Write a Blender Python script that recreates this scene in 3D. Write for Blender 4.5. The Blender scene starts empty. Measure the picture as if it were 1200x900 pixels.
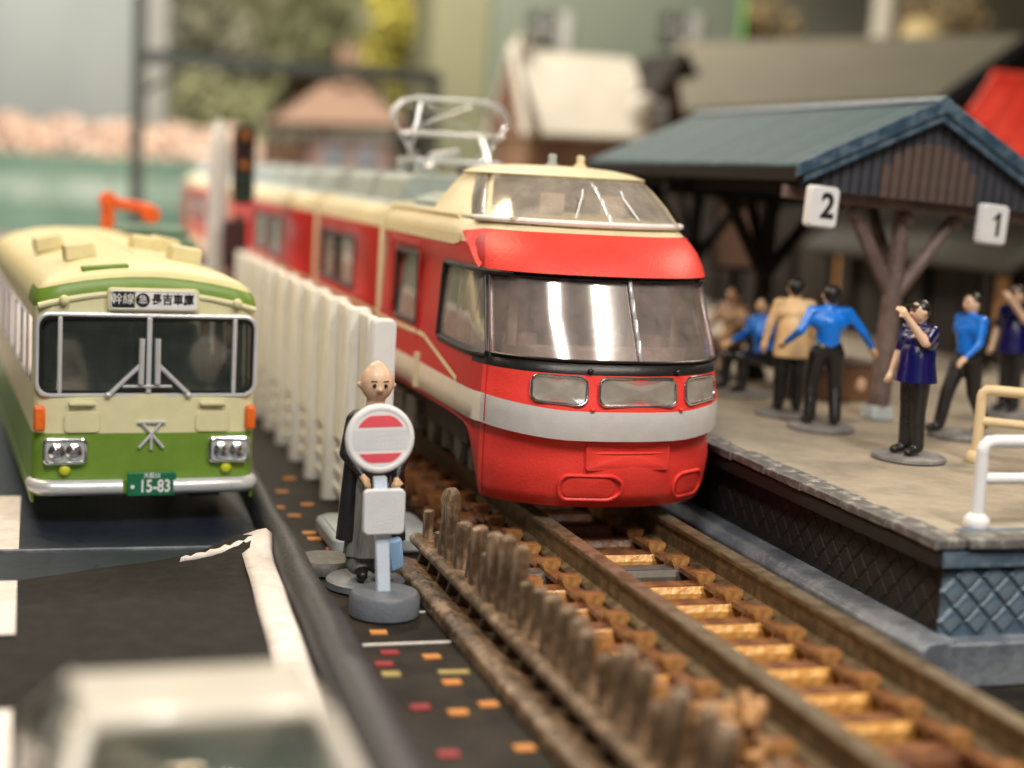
import bpy, bmesh, math, random
from mathutils import Vector, Matrix, Quaternion
PI = math.pi
R = math.radians
random.seed(7)
S = bpy.context.scene
C = S.collection
# ------------------------------------------------------------------ camera, world, lamps, exposure
cam_d = bpy.data.cameras.new('camera')
cam = bpy.data.objects.new('camera', cam_d); C.objects.link(cam)
cam_d.sensor_width = 36; cam_d.lens = 54.0
cam_d.clip_start = 0.1; cam_d.clip_end = 600
RM = Matrix(((0.9542546097835326, -0.012286517990077371, -0.2987426671611497),
             (-0.2939995508241544, 0.14332478102677526, -0.9449985562204962),
             (0.054427969115826855, 0.9895994384695792, 0.13315610222074006)))
cam.matrix_world = Matrix.Translation((-5.7227, -14.3781, 3.4470)) @ RM.to_4x4()
cam_d.dof.use_dof = True
cam_d.dof.focus_distance = 15.1
cam_d.dof.aperture_fstop = 0.054 / 0.275
cam_d.dof.aperture_blades = 0
S.camera = cam
W = bpy.data.worlds.new('World'); S.world = W; W.use_nodes = True
W.node_tree.nodes['Background'].inputs[0].default_value = (1.0, 0.90, 0.80, 1)
W.node_tree.nodes['Background'].inputs[1].default_value = 0.045
S.view_settings.view_transform = 'Standard'; S.view_settings.look = 'None'
S.view_settings.exposure = 0.22; S.view_settings.gamma = 1
S.view_settings.use_curve_mapping = False
def area(name, loc, target, sx, sy, power, col):
    l = bpy.data.lights.new(name, 'AREA'); l.shape = 'RECTANGLE'; l.size = sx; l.size_y = sy
    l.energy = power; l.color = col
    o = bpy.data.objects.new(name, l); C.objects.link(o); o.location = loc
    d = Vector(target) - Vector(loc)
    o.rotation_euler = d.to_track_quat('-Z', 'Y').to_euler()
    return o
# two long ceiling tubes of the exhibition room (they streak the windscreen), warm spots of the showcase, added fills
area('ceiling_panel_lamp', (-6.3, -11.5, 15), (-6.3, -11.5, 0), 1.7, 7.0, 2300, (1.0, 0.94, 0.85))
area('ceiling_panel_lamp', (3.2, -11.5, 15), (3.2, -11.5, 0), 1.3, 7.0, 2300, (1.0, 0.92, 0.80))
area('ceiling_glow_lamp', (0, -16, 22), (0, -16, 0), 60, 26, 420, (1.0, 0.93, 0.88))  # added dim softbox: soft fill from above and a pale reflection in the glass
area('room_lamp', (-4, -34, 13), (0, 0, 1), 7, 3, 500, (0.86, 0.92, 1.0))
area('showcase_lamp', (-9, 9, 16), (-3, 7, 0), 3, 9, 1900, (1.0, 0.76, 0.48))
area('showcase_lamp', (14, 5, 14), (4, -1, 0), 3, 3, 1100, (1.0, 0.84, 0.62))
area('showcase_lamp', (4, 34, 26), (6, 44, 0), 16, 8, 13000, (1.0, 0.90, 0.76))
area('backdrop_lamp', (-14, 84, 30), (-12, 104, 12), 20, 4, 3300, (0.98, 1.0, 0.96))  # added to brighten the backdrop, like the one after it
area('backdrop_lamp', (20, 84, 30), (20, 104, 12), 30, 4, 5000, (1.0, 0.97, 0.88))
area('showcase_lamp', (-12, 24, 16), (-4, 34, 0), 6, 6, 5200, (1.0, 0.95, 0.88))

# ------------------------------------------------------------------ materials
def mat(name, col, rough=0.45, metal=0.0, var=0.08, scale=6.0, bump=0.03, bscale=60.0, spec=0.5, coat=0.0, emit=0, dust=0.0, col2=None, mixscale=2.0, mixpos=(0.45, 0.6), stretch=(1,1,1)):
    m = bpy.data.materials.new(name); m.use_nodes = True
    nt = m.node_tree; N = nt.nodes; L = nt.links
    b = N['Principled BSDF']
    tc = N.new('ShaderNodeTexCoord'); mp = N.new('ShaderNodeMapping'); mp.inputs['Scale'].default_value = stretch
    L.new(tc.outputs['Object'], mp.inputs[0])
    n = N.new('ShaderNodeTexNoise'); n.inputs['Scale'].default_value = scale; n.inputs['Detail'].default_value = 5
    L.new(mp.outputs[0], n.inputs['Vector'])
    r = N.new('ShaderNodeMapRange'); r.inputs[1].default_value = 0.3; r.inputs[2].default_value = 0.7
    r.inputs[3].default_value = 1 - var; r.inputs[4].default_value = 1 + var
    L.new(n.outputs['Fac'], r.inputs[0])
    src = None
    if col2:
        n2 = N.new('ShaderNodeTexNoise'); n2.inputs['Scale'].default_value = mixscale; n2.inputs['Detail'].default_value = 6; n2.inputs['Roughness'].default_value = 0.65
        L.new(mp.outputs[0], n2.inputs['Vector'])
        cr = N.new('ShaderNodeMapRange'); cr.inputs[1].default_value = mixpos[0]; cr.inputs[2].default_value = mixpos[1]
        L.new(n2.outputs['Fac'], cr.inputs[0])
        mx = N.new('ShaderNodeMix'); mx.data_type = 'RGBA'
        mx.inputs[6].default_value = (*col, 1); mx.inputs[7].default_value = (*col2, 1)
        L.new(cr.outputs[0], mx.inputs[0]); src = mx.outputs[2]
    mul = N.new('ShaderNodeVectorMath'); mul.operation = 'SCALE'
    if src: L.new(src, mul.inputs[0])
    else: mul.inputs[0].default_value = col
    L.new(r.outputs[0], mul.inputs['Scale'])
    L.new(mul.outputs[0], b.inputs['Base Color'])
    b.inputs['Roughness'].default_value = rough; b.inputs['Metallic'].default_value = metal
    b.inputs['Specular IOR Level'].default_value = spec
    if coat: b.inputs['Coat Weight'].default_value = coat; b.inputs['Coat Roughness'].default_value = 0.12
    rr = N.new('ShaderNodeMapRange'); rr.inputs[3].default_value = max(0, rough - 0.08); rr.inputs[4].default_value = min(1, rough + 0.1)
    L.new(n.outputs['Fac'], rr.inputs[0]); L.new(rr.outputs[0], b.inputs['Roughness'])
    if bump:
        nb = N.new('ShaderNodeTexNoise'); nb.inputs['Scale'].default_value = bscale; nb.inputs['Detail'].default_value = 4
        L.new(mp.outputs[0], nb.inputs['Vector'])
        bp = N.new('ShaderNodeBump'); bp.inputs['Strength'].default_value = min(1, bump * 8); bp.inputs['Distance'].default_value = 0.02
        L.new(nb.outputs['Fac'], bp.inputs['Height']); L.new(bp.outputs[0], b.inputs['Normal'])
    if emit:
        b.inputs['Emission Color'].default_value = (*col, 1); b.inputs['Emission Strength'].default_value = emit
    return m
def glass(name, tint, refl=0.25, rough=0.03, wavy=0.0, haze=0.0, hcol=(.8, .75, .72)):
    m = bpy.data.materials.new(name); m.use_nodes = True
    nt = m.node_tree; N = nt.nodes; L = nt.links
    N.remove(N['Principled BSDF']); out = N['Material Output']
    t = N.new('ShaderNodeBsdfTransparent'); t.inputs[0].default_value = (*tint, 1)
    g = N.new('ShaderNodeBsdfGlossy'); g.inputs['Color'].default_value = (1, .97, .96, 1); g.inputs['Roughness'].default_value = rough
    lw = N.new('ShaderNodeLayerWeight'); lw.inputs[0].default_value = 0.35
    mr = N.new('ShaderNodeMapRange'); mr.inputs[3].default_value = refl; mr.inputs[4].default_value = 0.95
    L.new(lw.outputs['Fresnel'], mr.inputs[0])
    mx = N.new('ShaderNodeMixShader'); L.new(mr.outputs[0], mx.inputs[0]); L.new(t.outputs[0], mx.inputs[1]); L.new(g.outputs[0], mx.inputs[2])
    if haze:   # whitish diffuse veil standing in for pale reflections on the glass
        df = N.new('ShaderNodeBsdfDiffuse'); df.inputs[0].default_value = (*hcol, 1)
        nh = N.new('ShaderNodeTexNoise'); nh.inputs['Scale'].default_value = 3.0; nh.inputs['Detail'].default_value = 8; nh.inputs['Roughness'].default_value = .7
        mh = N.new('ShaderNodeMapRange'); mh.inputs[1].default_value = .3; mh.inputs[2].default_value = .75; mh.inputs[3].default_value = haze * .6; mh.inputs[4].default_value = haze * 1.5
        tc0 = N.new('ShaderNodeTexCoord'); L.new(tc0.outputs['Object'], nh.inputs['Vector']); L.new(nh.outputs['Fac'], mh.inputs[0])
        m2 = N.new('ShaderNodeMixShader'); L.new(mh.outputs[0], m2.inputs[0]); L.new(mx.outputs[0], m2.inputs[1]); L.new(df.outputs[0], m2.inputs[2])
        L.new(m2.outputs[0], out.inputs[0])
    else: L.new(mx.outputs[0], out.inputs[0])
    tc = N.new('ShaderNodeTexCoord'); nz = N.new('ShaderNodeTexNoise'); nz.inputs['Scale'].default_value = 2.2; nz.inputs['Detail'].default_value = 3
    L.new(tc.outputs['Object'], nz.inputs['Vector'])
    if wavy:
        bp = N.new('ShaderNodeBump'); bp.inputs['Strength'].default_value = 1; bp.inputs['Distance'].default_value = wavy
        L.new(nz.outputs['Fac'], bp.inputs['Height']); L.new(bp.outputs[0], g.inputs['Normal'])
    return m
M = {}
def A(k, *a, **kw): M[k] = mat(k, *a, **kw)
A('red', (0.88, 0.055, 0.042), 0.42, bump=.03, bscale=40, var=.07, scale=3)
A('red_side', (0.52, 0.022, 0.020), 0.42, bump=.02, bscale=90, var=.06)  # same red as the front, side shade put into the colour
A('band_white', (0.78, 0.74, 0.64), 0.42, bump=.02, var=.05)
A('train_cream', (0.76, 0.67, 0.44), 0.45, bump=.02, var=.05)
A('train_grey', (0.60, 0.58, 0.57), 0.40, bump=.02, var=.05)
A('roof_grey', (0.36, 0.42, 0.40), 0.55, var=.1)
A('black', (0.012, 0.011, 0.011), 0.35, bump=.02)
A('dark', (0.03, 0.028, 0.026), 0.6, col2=(0.06, 0.05, 0.04), mixscale=5)
A('bogie', (0.10, 0.10, 0.09), 0.45, col2=(0.16, 0.155, 0.13), mixscale=6)
A('chrome', (0.80, 0.80, 0.82), 0.18, metal=1, var=.04, bump=.01)
A('pillar_mauve', (0.34, 0.20, 0.20), 0.2, bump=0)
A('silver', (0.74, 0.75, 0.78), 0.30, metal=0.40, var=.05, bump=.02)
A('interior', (0.50, 0.42, 0.38), 0.5, col2=(0.66, 0.60, 0.56), mixscale=3)
A('seat', (0.62, 0.52, 0.48), 0.7)
A('bus_cream', (0.74, 0.70, 0.43), 0.38, bump=.02, var=.04)
A('bus_roof', (0.76, 0.68, 0.38), 0.42, bump=.02, var=.05)
A('bus_green', (0.165, 0.29, 0.035), 0.36, bump=.02, var=.06)
A('lamp_metal', (0.80, 0.78, 0.78), 0.22, metal=.35, bump=0)
A('gable_lit', (0.105, 0.072, 0.062), 0.55, bump=.06)
A('bus_inside', (0.05, 0.085, 0.07), 0.5, col2=(0.08, 0.16, 0.13), mixscale=2)
A('bus_wood', (0.20, 0.10, 0.05), 0.5)
A('plate_green', (0.01, 0.16, 0.075), 0.4)
A('white', (0.82, 0.82, 0.84), 0.4, bump=.02, var=.03)
A('print_white', (0.85, 0.85, 0.85), 0.5, bump=0)
A('print_black', (0.01, 0.01, 0.01), 0.5, bump=0)
A('orange_lamp', (0.85, 0.16, 0.02), 0.25)
A('yellow_lamp', (0.55, 0.58, 0.03), 0.25)
A('cream_plastic', (0.88, 0.85, 0.78), 0.42, bump=.03, var=.05)
A('fence_end', (0.80, 0.79, 0.78), 0.38, bump=.02, var=.03)  # near barrier post: cool front light put into a whiter cream
A('tyre', (0.012, 0.012, 0.012), 0.6)
A('road', (0.009, 0.0085, 0.008), 0.75, spec=.25, col2=(0.016, 0.015, 0.014), mixscale=5, bump=.06, bscale=25)
A('tray', (0.013, 0.02, 0.034), 0.3)
A('kerb', (0.030, 0.029, 0.034), 0.42, bump=.05, bscale=14, var=.12)
A('paper_white', (0.78, 0.72, 0.68), 0.6, col2=(0.60, 0.55, 0.50), mixscale=4, mixpos=(.5, .7), bump=.06, bscale=12)
A('baseboard', (0.011, 0.009, 0.007), 0.6, spec=.3, col2=(0.024, 0.018, 0.012), mixscale=3, bump=.06, bscale=30)
A('chip_orange', (0.62, 0.25, 0.06), 0.5, var=.15)
A('chip_red', (0.30, 0.03, 0.035), 0.5)
A('chip_olive', (0.38, 0.30, 0.10), 0.5)
A('rail', (0.12, 0.085, 0.045), 0.32, metal=0.3, col2=(0.24, 0.17, 0.09), mixscale=9, var=.2, bump=.05)
A('rail_top', (0.36, 0.29, 0.20), 0.30, metal=0.6, col2=(0.17, 0.12, 0.07), mixscale=6)
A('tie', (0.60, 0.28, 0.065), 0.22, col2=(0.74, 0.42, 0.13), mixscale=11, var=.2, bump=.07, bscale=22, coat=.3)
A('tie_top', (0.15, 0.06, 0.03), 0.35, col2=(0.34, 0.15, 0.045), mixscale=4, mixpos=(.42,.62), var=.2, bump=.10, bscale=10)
A('chair_brown', (0.34, 0.16, 0.05), 0.3, col2=(0.48, 0.25, 0.085), mixscale=9, var=.2, bump=.06, bscale=22, coat=.3)
A('coat_brown', (0.34, 0.21, 0.12), 0.4)  # beige clothes with the canopy's shade put into the colour
A('tie_grey', (0.12, 0.10, 0.085), 0.5, var=.2)
A('track_bed', (0.025, 0.012, 0.006), 0.5, col2=(0.12, 0.06, 0.02), mixscale=6, bump=.1, bscale=12)
A('paling', (0.11, 0.068, 0.038), 0.34, col2=(0.31, 0.21, 0.13), mixscale=8, var=.2, bump=.10, bscale=22, stretch=(1, 1, .5))
A('deck', (0.37, 0.32, 0.25), 0.62, col2=(0.31, 0.27, 0.21), mixscale=2.2, bump=.06, bscale=30)
A('coping', (0.14, 0.135, 0.13), 0.42, col2=(0.42, 0.40, 0.37), mixscale=9, mixpos=(.52, .7), var=.2, bump=.14, bscale=12)
A('plat_dark', (0.016, 0.015, 0.014), 0.55, var=.15, bump=.06)  # platform walls facing the track, their shade put into the colour
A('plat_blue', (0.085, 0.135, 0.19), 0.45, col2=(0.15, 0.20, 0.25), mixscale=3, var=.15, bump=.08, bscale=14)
A('plinth', (0.115, 0.135, 0.165), 0.36, col2=(0.22, 0.24, 0.27), mixscale=2, var=.12, bump=.06, bscale=14)
A('railing_beige', (0.78, 0.60, 0.36), 0.35, var=.05)
A('roof_slate', (0.030, 0.075, 0.092), 0.55, spec=.3, col2=(0.055, 0.11, 0.13), mixscale=2, bump=.08, bscale=20)
A('verge_blue', (0.035, 0.075, 0.12), 0.40, col2=(0.10, 0.15, 0.20), mixscale=6)
A('board_blue', (0.045, 0.048, 0.062), 0.55)
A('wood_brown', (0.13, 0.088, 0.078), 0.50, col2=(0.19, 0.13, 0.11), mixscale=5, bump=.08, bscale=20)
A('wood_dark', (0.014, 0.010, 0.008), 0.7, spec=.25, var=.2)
A('skin', (0.68, 0.43, 0.24), 0.35, var=.06, bump=.03)
A('skin_pale', (0.72, 0.48, 0.33), 0.35, var=.05, bump=.02)
A('shirt_blue', (0.001, 0.19, 0.80), 0.25, var=.08, bump=.03, coat=.3)
A('vest_navy', (0.003, 0.003, 0.085), 0.20, var=.1, bump=.03, coat=.5)
A('coat_beige', (0.76, 0.52, 0.27), 0.35, var=.08)
A('trousers', (0.009, 0.009, 0.010), 0.25, var=.1, bump=.05, coat=.4)
A('robe_black', (0.014, 0.013, 0.016), 0.35, bump=.05)
A('robe_grey', (0.22, 0.22, 0.21), 0.5, var=.12, stretch=(9, 9, .6), col2=(0.09, 0.095, 0.095), mixscale=1.6)
A('cloth_blue', (0.32, 0.52, 0.82), 0.35)
A('disc_grey', (0.20, 0.195, 0.20), 0.45, col2=(0.28, 0.27, 0.26), mixscale=5, bump=.08, bscale=20)
A('sign_base', (0.135, 0.15, 0.175), 0.40, bump=.04, bscale=25)
A('sign_grey', (0.68, 0.69, 0.73), 0.4, var=.04, bump=.03)
A('sign_red', (0.78, 0.10, 0.13), 0.45, bump=0)
A('post_blue', (0.66, 0.75, 0.88), 0.35, var=.05)
A('slab_grey', (0.42, 0.46, 0.46), 0.45)
A('orange_arm', (0.95, 0.14, 0.015), 0.38)
A('crane_green', (0.10, 0.20, 0.13), 0.5)
A('car_white', (0.50, 0.455, 0.385), 0.3, coat=.5, bump=0)
A('lens_amber', (0.75, 0.25, 0.03), 0.25)
A('lens_green', (0.01, 0.12, 0.06), 0.25)
A('signal_case', (0.05, 0.012, 0.012), 0.45)
A('pavement_mauve', (0.50, 0.42, 0.42), 0.7, col2=(0.60, 0.54, 0.50), mixscale=.15, bump=0)
A('teal', (0.13, 0.22, 0.17), 0.6, var=.15, scale=.4, bump=0)
A('teal_pale', (0.34, 0.42, 0.36), 0.6, col2=(0.20, 0.30, 0.245), mixscale=.5, bump=0)
A('blossom', (0.90, 0.72, 0.60), 0.8, var=.2, scale=.5, bump=0)
A('leaf_green', (0.36, 0.37, 0.20), 0.7, var=.4, scale=.5, bump=0)
A('leaf_grey', (0.44, 0.43, 0.31), 0.7, var=.3, scale=.4, bump=0)
A('leaf_yellow', (0.42, 0.38, 0.07), 0.7, var=.4, scale=.4, bump=0)
A('leaf_straw', (0.60, 0.46, 0.25), 0.7, var=.4, scale=.4, bump=0)
A('trunk', (0.08, 0.055, 0.035), 0.8)
A('cottage_roof', (0.60, 0.56, 0.47), 0.7, var=.1, scale=.8, bump=0)
A('cottage_wood', (0.14, 0.065, 0.035), 0.7, col2=(0.24, 0.14, 0.08), mixscale=.8, bump=0)
A('block_green', (0.17, 0.20, 0.155), 0.8, var=.06, scale=.3, bump=0)
A('block_side', (0.20, 0.20, 0.12), 0.8, var=.08, scale=.3, bump=0)
A('neon_green', (0.20, 0.75, 0.12), 0.5, bump=0)
A('roof_olive', (0.12, 0.11, 0.075), 0.75, var=.15, scale=1.5, bump=.03)
A('roof_red', (0.85, 0.06, 0.035), 0.5, bump=.02)
A('wall_dark', (0.014, 0.011, 0.008), 0.7, col2=(0.03, 0.022, 0.014), mixscale=.8)
A('awning', (0.035, 0.034, 0.025), 0.7, var=.12, scale=1)
A('pink_roof', (0.20, 0.125, 0.085), 0.7, var=.15, scale=.6, bump=0)
A('pink_wall', (0.26, 0.17, 0.145), 0.7, var=.1, scale=.5, bump=0)
A('window_pale', (0.35, 0.37, 0.42), 0.3, bump=0)
A('yellow_dome', (0.66, 0.52, 0.26), 0.5, bump=0)
A('mast_dark', (0.045, 0.05, 0.042), 0.6)
A('column_pale', (0.42, 0.42, 0.40), 0.7, bump=0)
A('backdrop', (0.40, 0.41, 0.34), 0.9, col2=(0.34, 0.30, 0.18), mixscale=.035, mixpos=(.42, .6), var=.25, scale=.12, bump=0)
A('backdrop_grey', (0.62, 0.64, 0.60), 0.9, var=.15, scale=.10, bump=0, stretch=(1, 1, .5))
A('warm_glow', (0.45, 0.22, 0.08), 0.5, bump=0, emit=0.10)
M['windscreen'] = glass('windscreen', (0.88, 0.79, 0.76), 0.19, 0.12, 0.0015, .16, (.80, .67, .60))
M['side_glass'] = glass('side_glass', (0.84, 0.78, 0.76), 0.18, 0.10, 0.004, .2)
M['bus_glass'] = glass('bus_glass', (0.78, 0.84, 0.80), 0.10, 0.06, 0.001, .05, (.45, .55, .50))
M['clear_glass'] = glass('clear_glass', (0.92, 0.87, 0.80), 0.10, 0.12, 0.003, .26, (.80, .73, .64))

# ------------------------------------------------------------------ mesh helpers
class MB:
    def __init__(s): s.v = []; s.f = []; s.m = []; s.mi = 0
    def add(s, vs, fs, m=None):
        o = len(s.v); s.v += [tuple(v) for v in vs]
        for f in fs: s.f.append([o + i for i in f]); s.m.append(s.mi if m is None else m)
        return s
    def box(s, c, d, rz=0, m=None, rx=0, ry=0, taper=1.0):
        x, y, z = d[0] / 2, d[1] / 2, d[2] / 2
        vs = [(-x, -y, -z), (x, -y, -z), (x, y, -z), (-x, y, -z), (-x*taper, -y*taper, z), (x*taper, -y*taper, z), (x*taper, y*taper, z), (-x*taper, y*taper, z)]
        Rm = Matrix.Rotation(rz, 3, 'Z') @ Matrix.Rotation(ry, 3, 'Y') @ Matrix.Rotation(rx, 3, 'X')
        vs = [Rm @ Vector(v) + Vector(c) for v in vs]
        return s.add(vs, [(0, 3, 2, 1), (4, 5, 6, 7), (0, 1, 5, 4), (1, 2, 6, 5), (2, 3, 7, 6), (3, 0, 4, 7)], m)
    def cyl(s, p0, p1, r0, r1=None, n=16, m=None, caps=True):
        r1 = r0 if r1 is None else r1
        p0 = Vector(p0); p1 = Vector(p1); d = (p1 - p0).normalized()
        u = d.orthogonal().normalized(); w = d.cross(u)
        vs = []
        for p, r in ((p0, r0), (p1, r1)):
            for i in range(n):
                a = 2 * PI * i / n; vs.append(p + u * (r * math.cos(a)) + w * (r * math.sin(a)))
        fs = [(i, (i + 1) % n, n + (i + 1) % n, n + i) for i in range(n)]
        if caps: fs += [tuple(range(n))[::-1], tuple(range(n, 2 * n))]
        return s.add(vs, fs, m)
    def lathe(s, prof, c=(0, 0, 0), n=32, m=None):
        vs = []; fs = []
        for r, z in prof:
            for i in range(n):
                a = 2 * PI * i / n; vs.append((c[0] + r * math.cos(a), c[1] + r * math.sin(a), c[2] + z))
        for k in range(len(prof) - 1):
            for i in range(n):
                j = (i + 1) % n; fs.append((k * n + i, k * n + j, (k + 1) * n + j, (k + 1) * n + i))
        fs.append(tuple(range(n))[::-1]); fs.append(tuple((len(prof) - 1) * n + i for i in range(n)))
        return s.add(vs, fs, m)
    def ell(s, c, r, n=16, k=10, m=None, rot=None):
        vs = []; fs = []
        for j in range(k + 1):
            t = PI * j / k
            for i in range(n):
                a = 2 * PI * i / n
                v = Vector((r[0] * math.sin(t) * math.cos(a), r[1] * math.sin(t) * math.sin(a), -r[2] * math.cos(t)))
                if rot: v = rot @ v
                vs.append(v + Vector(c))
        for j in range(k):
            for i in range(n):
                q = (i + 1) % n; fs.append((j * n + i, j * n + q, (j + 1) * n + q, (j + 1) * n + i))
        return s.add(vs, fs, m)
    def tube(s, path, r, n=8, closed=False, m=None):
        P = [Vector(p) for p in path]; N = len(P); vs = []; fs = []
        up = None
        for i in range(N):
            a = P[(i - 1) % N] if (closed or i > 0) else P[i]
            b = P[(i + 1) % N] if (closed or i < N - 1) else P[i]
            d = (b - a).normalized()
            if up is None: up = d.orthogonal().normalized()
            up = (up - d * up.dot(d))
            up = up.normalized() if up.length > 1e-6 else d.orthogonal().normalized()
            w = d.cross(up)
            rr = r[i] if isinstance(r, (list, tuple)) else r
            for k in range(n):
                t = 2 * PI * k / n; vs.append(P[i] + up * (rr * math.cos(t)) + w * (rr * math.sin(t)))
        for i in range(N if closed else N - 1):
            j = (i + 1) % N
            for k in range(n):
                q = (k + 1) % n; fs.append((i * n + k, i * n + q, j * n + q, j * n + k))
        if not closed: fs += [tuple(range(n))[::-1], tuple((N - 1) * n + k for k in range(n))]
        return s.add(vs, fs, m)
    def prism(s, poly, axis, a, b, m=None):   # poly of 2d points extruded along an axis ('x','y','z')
        def P(p, t): return {'x': (t, p[0], p[1]), 'y': (p[0], t, p[1]), 'z': (p[0], p[1], t)}[axis]
        n = len(poly); vs = [P(p, a) for p in poly] + [P(p, b) for p in poly]
        fs = [tuple(range(n))[::-1], tuple(range(n, 2 * n))] + [(i, (i + 1) % n, n + (i + 1) % n, n + i) for i in range(n)]
        return s.add(vs, fs, m)
    def mesh(s, name, mats, smooth=40, weld=False):
        me = bpy.data.meshes.new(name); me.from_pydata(s.v, [], s.f)
        for m in (mats if isinstance(mats, (list, tuple)) else [mats]): me.materials.append(M[m] if isinstance(m, str) else m)
        if len(me.materials) > 1: me.polygons.foreach_set('material_index', s.m)
        bm = bmesh.new(); bm.from_mesh(me)
        if weld: bmesh.ops.remove_doubles(bm, verts=bm.verts, dist=1e-4)
        bmesh.ops.recalc_face_normals(bm, faces=bm.faces); bm.to_mesh(me); bm.free()
        if smooth:
            me.shade_smooth(); me.set_sharp_from_angle(angle=R(smooth))
        return me
def link(name, me, parent=None, loc=None, rot=None, label=None, kind=None, bevel=0, cat=None, group=None, solid=0):
    o = bpy.data.objects.new(name, me); C.objects.link(o)
    if parent: o.parent = parent
    if loc: o.location = loc
    if rot: o.rotation_euler = rot
    if label: o['label'] = label
    if kind: o['kind'] = kind
    if cat: o['category'] = cat
    if group: o['group'] = group
    if solid:
        s = o.modifiers.new('solid', 'SOLIDIFY'); s.thickness = solid; s.offset = -1
    if bevel:
        b = o.modifiers.new('bevel', 'BEVEL'); b.width = bevel; b.segments = 2; b.limit_method = 'ANGLE'; b.angle_limit = R(40)
    return o
def part(name, mb, mats, parent=None, smooth=40, **k):
    return link(name, mb.mesh(name, mats, smooth), parent, **k)
def thing(name, label, cat, loc=(0, 0, 0), rz=0, group=None, rot=None):
    o = bpy.data.objects.new(name, None); C.objects.link(o); o.location = loc
    o.rotation_euler = rot if rot else (0, 0, rz)
    o.empty_display_size = .2
    o['label'] = label; o['category'] = cat
    if group: o['group'] = group
    return o
def copy_tree(o, parent=None, label=None, loc=None, rz=None):
    c = o.copy(); C.objects.link(c)
    if parent: c.parent = parent
    if label: c['label'] = label
    if loc: c.location = loc
    if rz is not None: c.rotation_euler = (0, 0, rz)
    for ch in list(o.children): copy_tree(ch, c)
    return c
def rrect(w, h, r, n=5):      # rounded rectangle outline, counter-clockwise
    pts = []
    for cx, cy, a0 in ((w/2-r, h/2-r, 0), (-w/2+r, h/2-r, 90), (-w/2+r, -h/2+r, 180), (w/2-r, -h/2+r, 270)):
        for i in range(n + 1):
            a = R(a0 + 90 * i / n); pts.append((cx + r * math.cos(a), cy + r * math.sin(a)))
    return pts
_cjk = None
def text_mesh(txt, size, mat_, ext=0.004, sx=1.0, bold=0.0):
    cu = bpy.data.curves.new('lettering', 'FONT'); cu.body = txt; cu.size = size; cu.align_x = 'CENTER'; cu.align_y = 'CENTER'
    cu.extrude = ext; cu.offset = bold; cu.resolution_u = 3
    o = bpy.data.objects.new('lettering', cu); C.objects.link(o)
    bpy.context.view_layer.update()
    dg = bpy.context.evaluated_depsgraph_get(); me = bpy.data.meshes.new_from_object(o.evaluated_get(dg))
    bpy.data.objects.remove(o); bpy.data.curves.remove(cu)
    me.materials.clear(); me.materials.append(M[mat_])
    Rm = Matrix.Rotation(R(90), 4, 'X') @ Matrix.Diagonal((sx, 1, 1, 1))
    me.transform(Rm)
    return me

# ------------------------------------------------------------------ the setting: baseboard, road, bed, backdrop
part('base_board', MB().box((20, 40, -1.1), (140, 170, 1.0)), 'baseboard', kind='structure')
part('pavement', MB().box((-6.0, 57, -.590), (8.4, 84, .02)), 'pavement_mauve', kind='structure')
def slab(name, poly, z0, z1, m, **k):
    return part(name, MB().prism(poly, 'z', z0, z1), m, **k)
slab('road', [(-12, 1.29), (-3.40, 1.29), (-2.95, 13.5), (-12, 13.5)], -.595, -.50, 'tray', kind='structure')
# the near road sheet of black card with a torn, curled corner
rs = MB(); nx, ny = 40, 44
def road_pt(i, j):
    x0 = -12; y = -9 + 9.75 * j / ny
    xe = -3.52 + .058 * (y - .8) + .02
    t = i / nx; x = x0 + (xe - x0) * t ** .6
    y -= max(0, j - ny + 14) / 14 * max(0, -3.75 - x) * .52 if x > -7 else max(0, j - ny + 14) / 14 * 1.69
    d = math.hypot((x + 3.65) / .55, (y - .75) / .28)
    z = -.428 + .13 * math.exp(-d * d * 1.3) + .008 * math.sin(x * 2.1 + y) + .006 * math.sin(y * 3.3)
    if j == ny: y += .03 * math.sin(x * 3) - .012 * math.sin(x * 9)
    return (x, y, z)
rs.add([road_pt(i, j) for j in range(ny + 1) for i in range(nx + 1)],
       [(j*(nx+1)+i, j*(nx+1)+i+1, (j+1)*(nx+1)+i+1, (j+1)*(nx+1)+i) for j in range(ny) for i in range(nx)])
near_road = part('road', rs, 'road', smooth=60, kind='structure', solid=.05)
part('road', MB().box((-8, -3.95, -.545), (8.6, 10.3, .09)), 'tray', kind='structure')
part('road_seam', MB().box((-7.6, 1.26, -.505), (8.1, .05, .05)), 'plinth', kind='structure', bevel=.01)  # highlight on the tray's front edge, built as a pale strip
# painted dashes left of the bus
for y0, y1 in ((-1.95, -.35), (-4.9, -3.7), (1.3, 3.8)):
    zz = -.365 if y0 < 1 else -.492
    mk = MB(); mk.box((-6.3, (y0 + y1) / 2, zz), (.96, y1 - y0, .008)); part('lane_marking', mk, 'paper_white', kind='structure')
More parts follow.
